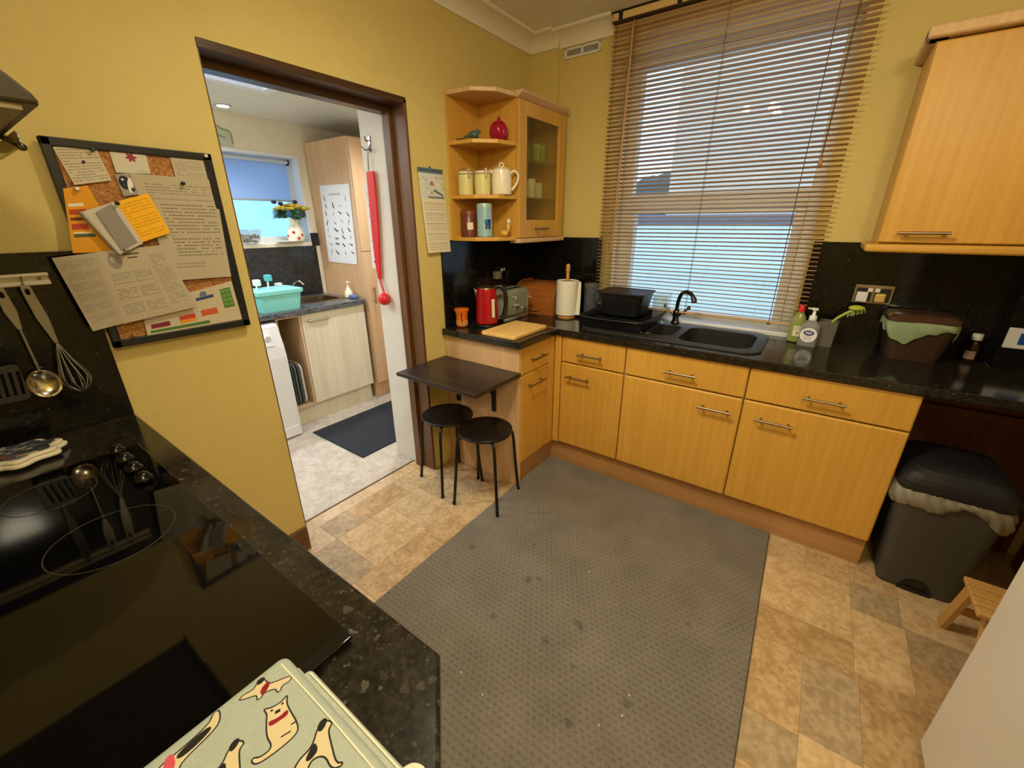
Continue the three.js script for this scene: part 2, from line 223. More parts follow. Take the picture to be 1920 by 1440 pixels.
  // utility window
  const ux = UX0 - 0.12, w2 = struct('window_2', [bx(ux - .06, ux, UY0, UY1, U0, U0 + 0.05, 0.004), bx(ux - .06, ux, UY0, UY1, U1 - 0.05, U1, 0.004), bx(ux - .06, ux, UY1 - 0.05, UY1, U0, U1, 0.004), bx(ux - .06, ux, UY0, UY0 + 0.05, U0, U1, 0.004)], M.upvc);
  obj('pane', bx(ux - 0.035, ux - 0.03, UY0 + .04, UY1 - .04, U0 + .04, U1 - .04), phys({ color: 0xd6f0fa, roughness: 0.0, transmission: 1, thickness: 0 }), w2);
  struct('trim_5', [bx(UX0 - .2, UX0 + 0.01, UY0 - 0.03, UY0 + 0.003, U0 - 0.03, U1 + 0.03, 0.005)], M.ceramic, scene, 'cream tiled sill of the utility window');
  struct('trim_6', [bx(UX0 - .2, UX0 + 0.004, UY0, UY1 + 0.02, U0 - 0.015, U0 + 0.004, 0.002), bx(UX0 - .2, UX0 + 0.004, UY1 - .004, UY1 + 0.02, U0, U1, 0.002)], M.upvc);
}
// splashbacks
struct('trim_7', [bx(0, 0.012, 0.905, 1.404, 0.02, 0.925, 0.002)], M.splash, scene, 'black granite-effect splashback on the left wall');
struct('trim_8', [bx(0, 0.58, 0.905, 1.404, 0.03, 0.042, 0.002)], M.splash, scene, 'black splashback in the corner beside the window');
{ const t = struct('trim_9', [bx(1.715, 2.46, 0.905, 1.404, 0, 0.012, 0.002)], M.splash, scene, 'black splashback right of the window'); obj('pipe_boxing', bx(2.455, KX, 0.905, 1.404, 0, 0.1, 0.003), M.splash, t); }
struct('trim_10', [bx(0, 0.012, 0.905, 1.425, 2.405, KZ, 0.002)], M.splash, scene, 'black splashback on the wall beside the hob');

// outside the kitchen window
tag(obj('neighbour_house', [bx(-0.55, 9, -1, 8, -6.2, -5)], std(0xffffff, 0.9, 0, { map: mottle(0xece0c8, 10, 8, 60, 81, 256, 2) })), 'beige rendered house wall seen through the upper window pane', 'house');
{ const t = thing('lean_to_roof', 'pale blue sloping plastic roof seen through the lower window pane', 'roof', [1.2, 0.2, -1.6]);
  for (let x = -0.6; x < 3.4; x += 0.5) obj('panel', alongX([[-0.55, 0.3], [-0.55, 0.32], [-2.2, 1.47], [-2.2, 1.45]], x + 0.0008, x + 0.4992), std(0xd8f4fa, 0.35), t);
  obj('ridge', bx(-0.7, 3.5, 1.46, 1.57, -2.32, -2.2, 0.02), std(0x7f8299, 0.6), t); }
{ const g = []; for (let i = 0; i < 70; i++) g.push(new THREE.IcosahedronGeometry(rr(0.35, 0.7), 1).translate(rr(-4.4, -1.2), rr(0.1, 2.1), rr(-9, -8))); g.push(bx(-4.6, -1, -0.3, 1.2, -8.9, -8.1)); tag(obj('distant_hedge', g, std(0x4e6a72, 0.9)), 'dark blue-green hedge far behind, low in the upper pane', 'hedge').userData.kind = 'stuff'; }
struct('ground_outside', bx(-6, 9, -0.4, -0.25, -9, -0.32), std(0x9a9a94, 0.9));

// ================================================================= KITCHEN UNITS
const WT = 0.91, WB = 0.872;
{
  const s = shapeOf([[0.012, 0.044], [0.012, 0.963], [0.576, 0.963], [0.576, 0.578], [2.94, 0.578], [2.94, 0.104], [2.45, 0.104], [2.45, 0.014], [1.7, 0.014], [1.7, 0.022], [0.58, 0.022], [0.58, 0.044]]);
  s.holes.push(rrect(0.705, 1.595, 0.058, 0.488, 0.07, THREE.Path));
  const w = tag(obj('worktop', flat(s, WB, WT, 0.006, 3), M.granite), 'black granite-effect worktop running along the window with a short return', 'worktop');
  obj('joint_strip', rod([0.57, WT + 0.0005, 0.572], [0.5, WT + 0.0005, 0.56], 0.0014, 6), std(0x9a9488, 0.3), w);
}
const handle = (c, axis, L = 0.155) => {                 // satin bar handle on two posts, pointing out of the door
  const [x, y, z] = c, h = L / 2, g = [];
  if (axis === 'x') { g.push(rod([x - h, y, z + 0.036], [x + h, y, z + 0.036], 0.006, 12)); for (const k of [-1, 1]) g.push(rod([x + k * (h - 0.022), y, z - 0.002], [x + k * (h - 0.022), y, z + 0.034], 0.005, 10)); }
  else { g.push(rod([x + 0.032, y, z - h], [x + 0.032, y, z + h], 0.0055, 12)); for (const k of [-1, 1]) g.push(rod([x - 0.002, y, z + k * (h - 0.022)], [x + 0.03, y, z + k * (h - 0.022)], 0.005, 10)); }
  return g;
};
function baseUnit(x0, x1, hx, label) {
  const t = thing('base_cabinet', label, 'cabinet', [(x0 + x1) / 2, 0.15, 0.3]);
  obj('carcass', [bx(x0 + .001, x0 + .017, 0.15, WB - .001, 0.03, 0.537), bx(x1 - .017, x1 - .001, 0.15, WB - .001, 0.03, 0.537), bx(x0 + .017, x1 - .017, 0.15, 0.166, 0.03, 0.537), bx(x0 + .017, x1 - .017, 0.166, WB - .001, 0.03, 0.036)], M.beechPale, t);
  const d = obj('drawer', bx(x0 + 0.002, x1 - 0.002, 0.708, 0.866, 0.538, 0.558, 0.0095, 3), M.beech, t); obj('handle', handle([(x0 + x1) / 2, 0.778, 0.558], 'x'), M.steel, d);
  const e = obj('door', bx(x0 + 0.002, x1 - 0.002, 0.155, 0.703, 0.538, 0.558, 0.0095, 3), M.beech, t); obj('handle', handle([hx, 0.628, 0.558], 'x'), M.steel, e);
}
baseUnit(0.601, 1.001, 0.73, 'narrow beech base cabinet under the dish rack, left of the sink');
baseUnit(1.001, 1.601, 1.486, 'wide beech base cabinet directly below the black sink');
baseUnit(1.601, 2.201, 1.743, 'wide beech base cabinet next to the grey pedal bin');
{ // corner return unit, end panel, posts
  const t = thing('corner_cabinet', 'slim beech cabinet on the worktop return facing the room', 'cabinet', [0.3, 0.15, 0.77]);
  obj('carcass', bx(0.02, 0.535, 0.15, WB - .001, 0.56, 0.922), M.beechPale, t);
  const d = obj('drawer', bx(0.536, 0.556, 0.708, 0.866, 0.624, 0.921, 0.006, 3), M.beech, t); obj('handle', handle([0.556, 0.785, 0.768], 'z'), M.steel, d);
  const e = obj('door', bx(0.536, 0.556, 0.155, 0.703, 0.624, 0.921, 0.006, 3), M.beech, t); obj('handle', handle([0.556, 0.637, 0.787], 'z', 0.165), M.steel, e);
  obj('corner_post', [bx(0.536, 0.556, 0.15, 0.868, 0.56, 0.621, 0.003), bx(0.556, 0.599, 0.15, 0.868, 0.538, 0.558, 0.003)], M.beech, t);
  tag(obj('end_panel', bx(0.002, 0.556, 0, WB, 0.924, 0.94, 0.002), M.beechPale), 'plain beech end panel closing the worktop return, behind the stools', 'panel');
  const p = tag(obj('plinth', [bx(0.506, 2.2, 0, 0.149, 0.506, 0.522, 0.002)], M.plinth), 'long beech plinth under the sink cabinets', 'plinth');
  tag(obj('plinth', [bx(0.506, 0.522, 0, 0.149, 0.522, 0.924, 0.002)], M.plinth), 'short beech plinth under the corner cabinet', 'plinth');
  // open gap for the bin
  const g = tag(obj('cladding_panel', bx(2.203, 2.779, 0.0, WB - .001, 0.014, 0.03), M.beechDark), 'dark brown back panel of the gap behind the grey bin', 'panel'); obj('batten', bx(2.204, 2.778, 0.655, 0.69, 0.03, 0.06, 0.004), M.beechDark, g);
  tag(obj('cladding_panel', bx(2.78, 2.796, 0, WB - .001, 0.105, 0.56), M.beechDark), 'dark brown side panel right of the grey bin', 'panel');
}
{ // sink
  const t = thing('sink', 'black composite sink with one and a half bowls and a drainer', 'sink', [1.15, WT, 0.27]);
  const o = rrect(0.678, 1.622, 0.032, 0.512, 0.09);
  o.holes.push(rrect(1.222, 1.572, 0.1, 0.452, 0.075, THREE.Path)); o.holes.push(rrect(1.045, 1.178, 0.13, 0.4, 0.045, THREE.Path));
  obj('rim', flat(o, WT - 0.001, WT + 0.009, 0.004, 3, 14), M.composite, t);
  const bowl = (x0, x1, z0, z1, r, dep) => { const a = rrect(x0 - .004, x1 + .004, z0 - .004, z1 + .004, r + .004); a.holes.push(rrect(x0, x1, z0, z1, r, THREE.Path)); return [flat(a, WT - dep, WT + 0.003, 0, 1, 14), flat(rrect(x0 - .004, x1 + .004, z0 - .004, z1 + .004, r + .004), WT - dep - 0.006, WT - dep, 0, 1, 14), lathe((x0 + x1) / 2, WT - dep, (z0 + z1) / 2, [[0, 0.001], [0.03, 0.001], [0.042, 0.004], [0.044, 0]], 24)]; };
  obj('bowl', bowl(1.222, 1.572, 0.1, 0.452, 0.075, 0.17), M.composite, t); obj('bowl', bowl(1.045, 1.178, 0.13, 0.4, 0.045, 0.12), M.composite, t);
  const ribs = []; for (let i = 0; i < 8; i++) ribs.push(bx(0.74, 1.0, WT + 0.007, WT + 0.012, 0.1 + i * 0.048, 0.108 + i * 0.048, 0.002)); obj('drainer_ribs', ribs, M.composite, t);
}
{ // tap
  const t = thing('sink_tap', 'chrome swan-neck mixer tap with two levers behind the sink', 'tap', [1.112, WT + 0.009, 0.062]);
  obj('body', [lathe(1.112, WT + 0.009, 0.062, [[0, 0], [0.026, 0], [0.026, 0.008], [0.02, 0.016], [0.018, 0.05], [0.021, 0.055], [0.021, 0.075], [0.012, 0.084], [0, 0.084]])], M.darkChrome, t);
  obj('spout', [tube([[1.112, 0.98, 0.062], [1.116, 1.05, 0.072], [1.138, 1.105, 0.1], [1.175, 1.122, 0.14], [1.212, 1.112, 0.175], [1.228, 1.092, 0.19]], 0.0115, 12, 40), rod([1.224, 1.1, 0.186], [1.234, 1.078, 0.197], 0.015, 16)], M.darkChrome, t);
  for (const k of [-1, 1]) { const l = obj('lever', [rod([1.112 + k * 0.012, 0.965, 0.062], [1.112 + k * 0.062, 1.012, 0.066], 0.008, 12, 0.006)], M.darkChrome, t); obj('knob', ball(1.112 + k * 0.068, 1.018, 0.067, 0.012), M.darkChrome, l); }
}

// wall cabinet with glass door and open corner shelves
{
  const t = thing('glass_wall_cabinet', 'beech wall cabinet with a glazed door beside the window', 'cabinet', [0.14, 1.41, 0.32]);
  const x1 = 0.275, z0 = 0.06, z1 = 0.575, y0 = 1.41, y1 = 2.112;
  obj('carcass', [bx(0.031, x1, y0, y1, z0, z0 + .016), bx(0.001, x1, y0, y1, z1 - .016, z1), bx(0.001, x1, y0, y0 + .018, z0 + .016, z1 - .016), bx(0.001, x1, y1 - .018, y1, z0 + .016, z1 - .016), bx(0.001, 0.008, y0, y1, z0 + .016, z1 - .016)], M.beech, t);
  obj('shelf', bx(0.01, 0.25, 1.633, 1.641, z0 + .018, z1 - .018), M.clear, t); obj('shelf', bx(0.01, 0.25, 1.835, 1.843, z0 + .018, z1 - .018), M.clear, t);
  const f = (a, b, c, d) => bx(x1 + .001, x1 + 0.021, a, b, c, d, 0.003);
  const d = obj('door', [f(y0 + .002, y1 - .002, z0 + .002, 0.14), f(y0 + .002, y1 - .002, 0.495, z1 - .002), f(2.04, y1 - .002, 0.14, 0.495), f(y0 + .002, 1.512, 0.14, 0.495)], M.beech, t);
  obj('pane', bx(x1 + 0.008, x1 + 0.012, 1.505, 2.048, 0.132, 0.502), M.glassTint, d); obj('handle', handle([x1 + 0.021, 1.462, 0.36], 'z', 0.13), M.steel, d);
  obj('cornice', [alongZ([[0.25, y1], [0.285, y1], [0.318, y1 + .024], [0.318, y1 + .034], [0.25, y1 + .034]], z0, z1 + 0.0), bx(0.001, .25, y1, y1 + .03, z0 + .0, z1)], M.beechPale, t);
  obj('light_pelmet', bx(0.24, 0.312, y0 - 0.026, y0 - .001, z0, z1 + .01, 0.006), M.beechPale, t);
  const s = thing('open_corner_shelf', 'open angled beech shelf unit holding canisters and jug', 'shelf', [0.12, 1.4, 0.7]);
  const P = [[0.014, 0.577], [0.285, 0.577], [0.285, 0.605], [0.262, 0.72], [0.165, 0.81], [0.014, 0.825]], sh = shapeOf(P);
  obj('back_panel', [bx(0.001, 0.013, 1.4, 2.13, 0.577, 0.83, 0.002)], M.beech, s);
  obj('top_panel', flat(shapeOf(P.map(([x, z]) => [x, z + (z > .6 ? 0.005 : 0)])), 2.112, 2.132, 0.003), M.beechPale, s); for (const y of [1.4, 1.62, 1.885]) obj('shelf', flat(sh, y, y + 0.02, 0.003), M.beech, s);
}
const T0 = 1.42, T1 = 1.64, T2 = 1.905;                    // shelf tops
{ // things on the shelves
  const can = (x, z, label) => { const t = thing('canister', label, 'canister', [x, T1, z], { local: true, group: 'cream canisters on the middle shelf' }); obj('body', lathe(0, 0, 0, [[0, 0], [0.04, 0], [0.043, 0.003], [0.043, 0.1], [0.041, 0.103], [0, 0.103]]), std(0xd9cf8e, 0.3), t); obj('lid', lathe(0, 0.103, 0, [[0, 0], [0.042, 0], [0.042, 0.012], [0.035, 0.016], [0, 0.016]]), M.ceramic, t); obj('clasp', [bx(0.018, 0.03, 0.085, 0.13, 0.034, 0.044, 0.002), tube([[-0.036, 0.112, 0.02], [-0.02, 0.128, 0.03], [0.0, 0.128, 0.035], [0.02, 0.118, 0.036]], 0.0018, 6)], M.steel, t); return t; };
  can(0.072, 0.768, 'cream clip-top canister, nearer the wall on the middle shelf').rotation.y = 0.6;
  can(0.165, 0.735, 'cream clip-top canister standing next to the white jug').rotation.y = 0.6;
  const j = thing('jug', 'large cream lidded jug with a loop handle', 'jug', [0.235, T1, 0.655], { local: true, turn: 0.75 });
  obj('body', [lathe(0, 0, 0, [[0, 0], [0.05, 0], [0.056, 0.006], [0.057, 0.08], [0.05, 0.124], [0.047, 0.128], [0, 0.128]]), new THREE.ConeGeometry(0.018, 0.035, 12).rotateZ(1.0).translate(-0.053, 0.118, 0)], M.ceramic, j);
  obj('handle', tube([[0.045, 0.11, 0], [0.075, 0.122, 0], [0.092, 0.1, 0], [0.085, 0.06, 0], [0.055, 0.025, 0]], 0.0065, 10), M.ceramic, j);
  obj('lid', [lathe(0, 0.128, 0, [[0, 0.012], [0.03, 0.01], [0.046, 0.003], [0.046, 0], [0, 0]]), new THREE.TorusGeometry(0.011, 0.0035, 8, 18).translate(0, 0.151, 0)], M.ceramic, j);
  const b = thing('brown_tin', 'round brown tin with a white square label', 'tin', [0.06, T0, 0.74], { local: true }); obj('body', [lathe(0, 0, 0, [[0, 0], [0.046, 0], [0.047, 0.004], [0.047, 0.118], [0, 0.118]])], std(0x6a3222, 0.35), b); obj('lid', lathe(0, 0.118, 0, [[0.048, 0], [0.048, 0.018], [0.043, 0.023], [0, 0.023]]), std(0x7a3a28, 0.3), b); { const l = new THREE.CylinderGeometry(0.0474, 0.0474, 0.038, 10, 1, true, 0.5, 0.75).translate(0, 0.06, 0); obj('label', l, std(0xe5d8c4, 0.6, 0, { side: THREE.DoubleSide }), b).userData.label = 'white paper label'; }
  const c = thing('blue_tin', 'tall pale blue tin with a dark blue picture', 'tin', [0.158, T0, 0.718], { local: true });
  const blueT = canvasTex(512, 256, (x, w, h) => { x.fillStyle = '#9cc4d2'; x.fillRect(0, 0, w, h); x.fillStyle = '#2f78b4'; for (let i = 0; i < 3; i++) { const X = 95 + i * 170; x.beginPath(); x.ellipse(X, 120, 40, 38, 0, 0, 7); x.fill(); x.fillStyle = '#1b3f66'; x.fillRect(X - 30, 130, 20, 60); x.fillRect(X + 2, 140, 28, 50); x.beginPath(); x.arc(X + 16, 118, 20, 0, 7); x.fill(); x.fillStyle = '#d4e4ea'; x.fillRect(X - 32, 88, 60, 8); x.fillStyle = '#2f78b4'; } });
  { const g = new THREE.CylinderGeometry(0.044, 0.044, 0.15, 32, 1, true).translate(0, 0.078, 0); g.userData.keepUV = true; obj('body', [g], std(0xffffff, 0.3, 0.2, { map: blueT }), c); obj('base', cyl(0, 0, 0, 0.045, 0.045, 0.004), M.steel, c); obj('lid', lathe(0, 0.153, 0, [[0.045, 0], [0.0455, 0.022], [0.041, 0.026], [0, 0.026]]), std(0xa9c6c8, 0.3, 0.2), c); }
  const k = thing('cat_ornament', 'small cream and gold ornament at the shelf corner', 'ornament', [0.24, T0, 0.63], { local: true }); obj('body', [ball(-0.006, 0.02, 0.005, 0.02, 1.4, 0.95, 1), ball(0.018, 0.05, -0.005, 0.014, 0.9, 1.9, 0.9)], std(0xd9a84e, 0.35), k); obj('head', [ball(0.02, 0.082, -0.005, 0.012), new THREE.ConeGeometry(0.005, 0.012, 6).translate(0.014, 0.096, -0.005), new THREE.ConeGeometry(0.005, 0.012, 6).translate(0.026, 0.096, -0.005)], M.ceramic, k);
  const r = thing('red_ornament', 'glossy crimson segmented pot like a pumpkin', 'ornament', [0.21, T2, 0.64], { local: true });
  { const g = new THREE.SphereGeometry(0.052, 48, 24), p = g.attributes.position; for (let i = 0; i < p.count; i++) { const an = Math.atan2(p.getZ(i), p.getX(i)), q = 1 - 0.14 * Math.pow(Math.abs(Math.sin(an * 3)), 6) , yy = p.getY(i); p.setXYZ(i, p.getX(i) * q, Math.max(-0.045, yy * 0.95 + 0.006 * Math.cos(an * 6)), p.getZ(i) * q); } g.computeVertexNormals(); obj('body', g.translate(0, 0.045, 0), M.crimson, r); obj('stem', [lathe(0, 0.088, 0, [[0.013, 0], [0.008, 0.01], [0.009, 0.02], [0.004, 0.03], [0, 0.03]], 14)], M.crimson, r); }
  const d = thing('bird_ornament', 'small teal bird figure perched on a dark twig', 'ornament', [0.1, T2, 0.75], { local: true, turn: 0.5 });
  obj('twig', [tube([[-0.075, 0.008, 0.0], [-0.03, 0.008, 0.006], [0.02, 0.006, 0], [0.05, 0.01, 0]], 0.006, 7)], std(0x3b2a18, 0.7), d); obj('body', [ball(0.02, 0.03, 0, 0.022, 1.25, 0.85, 0.8), ball(0.042, 0.043, 0, 0.012), new THREE.ConeGeometry(0.012, 0.045, 10).rotateZ(1.75).translate(-0.018, 0.024, 0)], std(0x3d5b5c, 0.5), d); obj('beak', new THREE.ConeGeometry(0.004, 0.014, 8).rotateZ(-1.6).translate(0.058, 0.043, 0), M.black, d);
  // inside the glazed cabinet
  const gl = (x, z, label) => { const o = tag(obj('drinking_glass', lathe(x, 1.843, z, [[0, 0], [0.024, 0], [0.03, 0.1], [0.028, 0.1], [0.022, 0.004], [0, 0.004]]), phys({ color: 0xcfe08a, roughness: 0.05, transmission: 0.6, thickness: 0 })), label, 'glass', 'green glasses on the top glass shelf'); return o; };
  gl(0.2, 0.25, 'green tumbler at the front of the top glass shelf'); gl(0.12, 0.2, 'green tumbler at the back of the top glass shelf'); gl(0.19, 0.17, 'green tumbler on the right of the top glass shelf');
  const mug = (name, x, y, z, label, r, h, col, turn) => { const t = thing(name, label, 'mug', [x, y, z], { local: true, turn }); obj('body', lathe(0, 0, 0, [[0, 0], [r, 0], [r, h], [r - .003, h], [r - .004, 0.005], [0, 0.005]]), std(col, 0.2), t); obj('handle', tube([[r - .002, h * .85, 0], [r + .02, h * .8, 0], [r + .022, h * .4, 0], [r - .002, h * .2, 0]], 0.004, 8), std(col, 0.2), t); return t; };
  mug('mug', 0.2, 1.641, 0.315, 'white mug on the left of the middle glass shelf', 0.033, 0.105, 0xe6e4da, 2); mug('mug', 0.18, 1.641, 0.205, 'pale green printed mug on the middle glass shelf', 0.036, 0.09, 0xd5dcc6, 2.2);
  mug('cup', 0.2, 1.429, 0.3, 'white cup with a thin handle at the cabinet bottom', 0.03, 0.085, 0xe8e2da, -0.9);
  tag(obj('saucer', lathe(0.2, 1.429, 0.15, [[0, 0], [0.03, 0.001], [0.055, 0.012], [0.054, 0.014], [0.03, 0.005], [0, 0.005]]), M.ceramicWhite), 'white saucer lying at the bottom of the glazed cabinet', 'saucer');
}
{ // right wall cabinet
  const t = thing('wall_cabinet', 'large beech wall cabinet right of the window', 'cabinet', [2.4, 1.42, 0.15]);
  const x0 = 1.935, x1 = 2.42, y0 = 1.412, y1 = 2.1;
  obj('carcass', bx(x0, x1 + .5, y0, y1, 0.001, 0.3), M.beech, t);
  const d = obj('door', bx(x0 + 0.002, x1 - .002, y0 + .004, y1 - .004, 0.301, 0.322, 0.007, 3), M.beech, t); obj('handle', handle([2.065, 1.454, 0.322], 'x'), M.steel, d);
  obj('door', bx(x1 + .002, x1 + .498, y0 + .004, y1 - .004, 0.301, 0.322, 0.007, 3), M.beech, t);
  obj('cornice', [bx(x0 - .03, x1 + .5, y1 + .001, y1 + .042, 0.27, 0.35, .011, 3), bx(x0 - .03, x0 + .04, y1 + .001, y1 + .042, 0.001, 0.34, .011, 3), bx(x0 + .02, x1 + .48, y1 + .001, y1 + .02, .01, .3)], M.beechPale, t);
  obj('light_pelmet', [bx(x0 - .035, x1 + .5, y0 - 0.034, y0 - .001, 0.28, 0.345, 0.012, 4), bx(x0 - .035, x0 + .03, y0 - 0.034, y0 - .001, 0.001, 0.3, 0.012, 4)], M.beechH, t);
}

// ================================================================= BLIND
{
  const t = thing('venetian_blind', 'brown wooden venetian blind covering the kitchen window', 'blind', [1.16, 0.98, 0.06]);
  const x0 = 0.572, x1 = 1.752, zc = 0.062, N = 70, y0 = 0.998, pitch = (2.5 - y0) / N, tilt = 16 * Math.PI / 180;
  const sg = boxUV(new RoundedBoxGeometry(x1 - x0, 0.0028, 0.025, 1, 0.0012)), vs = [M.slat, M.slat.clone(), M.slat.clone()]; vs[1].color.set(0xf0e2d0); vs[2].color.set(0xe2d6c6);
  for (let i = 0; i < N; i++) { const m = new THREE.Mesh(sg, vs[i % 3]); m.name = 'slat'; m.castShadow = m.receiveShadow = true; m.position.set((x0 + x1) / 2 - 1.16 + rr(-.0015, .0015), y0 + (i + 0.5) * pitch - 0.98, zc - 0.06); m.rotation.x = -tilt + rr(-.02, .02); t.add(m); }
  obj('head_rail', bx(x0, x1, 2.511, 2.545, 0.035, 0.085, 0.003), std(0xd8ba78, 0.45), t); obj('dark_trim', bx(x0 - .002, x1 + .002, 2.503, 2.5115, 0.036, 0.087, 0.002), std(0x3a2816, 0.5), t);
  obj('bottom_rail', bx(x0, x1, 0.984, 0.996, zc - 0.013, zc + 0.013, 0.004), M.slat, t);
  for (const x of [0.7, 1.16, 1.6]) obj('ladder_cord', [rod([x, 0.985, zc + 0.0135], [x, 2.51, zc + 0.0135], 0.0011, 5), rod([x, 0.985, zc - 0.0135], [x, 2.51, zc - 0.0135], 0.0011, 5), bx(x - .008, x + .008, .978, .986, zc - .014, zc + .014, .002)], std(0x4e3520, 0.8), t);
  obj('tilt_wand', [rod([0.694, 2.475, 0.09], [0.676, 1.33, 0.092], 0.0062, 10), rod([0.694, 2.5, 0.086], [0.694, 2.47, 0.09], 0.002, 6)], M.wand, t);
  const c = obj('pull_cord', [rod([1.672, 2.5, 0.086], [1.663, 1.775, 0.088], 0.0013, 5), rod([1.678, 2.5, 0.087], [1.665, 1.775, 0.089], 0.0013, 5)], std(0x4e3520, 0.8), t); obj('tassel', lathe(1.664, 1.74, 0.088, [[0, 0], [0.008, 0], [0.009, 0.015], [0.004, 0.034], [0, 0.036]], 14), M.wand, c);
  const c2 = obj('lift_cord', [rod([0.6, 2.5, 0.086], [0.602, 1.06, 0.088], 0.0012, 5)], std(0x4e3520, 0.8), t); obj('tassel', lathe(0.602, 1.025, 0.088, [[0, 0], [0.009, 0], [0.009, 0.015], [0.004, 0.034], [0, 0.036]], 14), M.wand, c2);
  const tr = thing('curtain_track', 'thin black curtain track along the ceiling above the blind', 'track', [1.16, 2.54, 0.07]); obj('rail', bx(0.565, 1.8, 2.546, H, 0.066, 0.082, 0.001), M.black, tr); for (const x of [0.618, 0.925, 1.3, 1.65]) obj('bracket', bx(x - .011, x + .011, 2.512, 2.55, 0.06, 0.09, 0.002), M.black, tr);
}
{ // air vent
  const t = thing('air_vent', 'white plastic louvred air vent high beside the window', 'vent', [0.355, 2.41, 0.0]);
  const a = 0.236, b = 0.472, y0 = 2.42, y1 = 2.472; obj('frame', [bx(a, b, y0, y0 + .012, 0.0005, 0.012, .002), bx(a, b, y1 - .01, y1, 0.0005, 0.012, .002), bx(a, a + .014, y0, y1, 0.0005, 0.012, .002), bx(b - .014, b, y0, y1, 0.0005, 0.012, .002), bx((a + b) / 2 - .006, (a + b) / 2 + .006, y0, y1, 0.0005, 0.012, .002)], M.white, t);
  obj('back_plate', bx(a + .01, b - .01, y0 + .01, y1 - .008, 0.0004, 0.002), std(0x4a463e, 0.8), t);
  for (let i = 0; i < 5; i++) { const y = y0 + .014 + i * .0062; obj('louvre', alongX([[0.002, y + .004], [0.009, y], [0.009, y + .0015], [0.002, y + .0055]], a + .012, b - .012), M.white, t); }
}

// ================================================================= WORKTOP OBJECTS
{ // red kettle
  const t = thing('kettle', 'red electric kettle with a steel lid and gauge', 'kettle', [0.185, WT, 0.75], { local: true, turn: 0.55 });
  obj('base', lathe(0, 0, 0, [[0, 0], [0.066, 0], [0.068, 0.006], [0.066, 0.018], [0, 0.018]]), M.black, t);
  obj('body', lathe(0, 0.019, 0, [[0, 0], [0.066, 0], [0.068, 0.006], [0.064, 0.12], [0.058, 0.2], [0.054, 0.207], [0, 0.207]]), M.red, t);
  obj('lid', lathe(0, 0.226, 0, [[0.054, 0], [0.052, 0.008], [0.03, 0.016], [0, 0.018]]), M.steel, t); obj('spout', new THREE.ConeGeometry(0.03, 0.06, 16).scale(1, 1, 0.7).rotateZ(0.62).translate(-0.058, 0.2, 0), M.steel, t);
  obj('handle', tube([[0.05, 0.232, 0], [0.09, 0.235, 0], [0.112, 0.2, 0], [0.112, 0.11, 0], [0.092, 0.05, 0], [0.06, 0.045, 0]], 0.0125, 12), M.black, t);
  obj('gauge', bx(0.036, 0.055, 0.06, 0.17, 0.044, 0.056, 0.004), std(0xcfc2ad, 0.3), t);
}
{ // toaster
  const t = thing('toaster', 'grey-green two-slot toaster with steel trim', 'toaster', [0.16, WT, 0.5]);
  const grey = std(0x868a78, 0.3, 0.1);
  obj('body', bx(0.065, 0.238, WT + 0.022, 1.105, 0.36, 0.65, 0.03, 5), grey, t); obj('base', bx(0.07, 0.234, WT, WT + 0.024, 0.365, 0.645, 0.006), M.chrome, t);
  obj('slots', [bx(0.1, 0.128, 1.1, 1.1062, 0.4, 0.61, .004), bx(0.172, 0.2, 1.1, 1.1062, 0.4, 0.61, .004)], M.black, t);
  obj('trim', [bx(0.234, 0.241, WT + 0.03, 1.09, 0.375, 0.388, 0.003), bx(0.234, 0.241, WT + 0.03, 1.05, 0.525, 0.538, 0.003)], M.chrome, t);
  obj('lever', bx(0.238, 0.258, 1.0, 1.018, 0.5, 0.56, 0.006, 3), M.chrome, t); for (const [y, z] of [[1.058, 0.545], [0.975, 0.44], [1.04, 0.372]]) obj('knob', rod([0.236, y, z], [0.254, y, z], 0.012, 18), M.chrome, t);
}
{ // bread bin
  const t = thing('bread_bin', 'wooden roll-top bread bin in the worktop corner', 'bread bin', [0.2, WT, 0.19]);
  const P = [[0.055, WT]]; for (let i = 0; i <= 8; i++) { const a = Math.PI / 2 * i / 8; P.push([0.15 + 0.13 * Math.sin(a), WT + 0.07 + 0.13 * Math.cos(a)]); } P.push([0.28, WT]); P.splice(1, 0, [0.055, WT + 0.2]);
  const w = std(0xffffff, 0.35, 0, { map: turned(wood(0xa8642c, 0x7a4418, 91)) }); obj('body', alongX(P, 0.05, 0.362, 0.004), w, t); for (const [a, b] of [[0.362, 0.374], [0.046, 0.058]]) obj('end_panel', alongX(P.map(([z, y]) => [z + (z > .1 ? .008 : -.006), y + (y > WT + .1 ? .01 : 0)]), a, b, 0.002), w, t); obj('grip', bx(0.15, 0.26, WT + 0.02, WT + 0.034, 0.278, 0.292, 0.004), w, t);
}
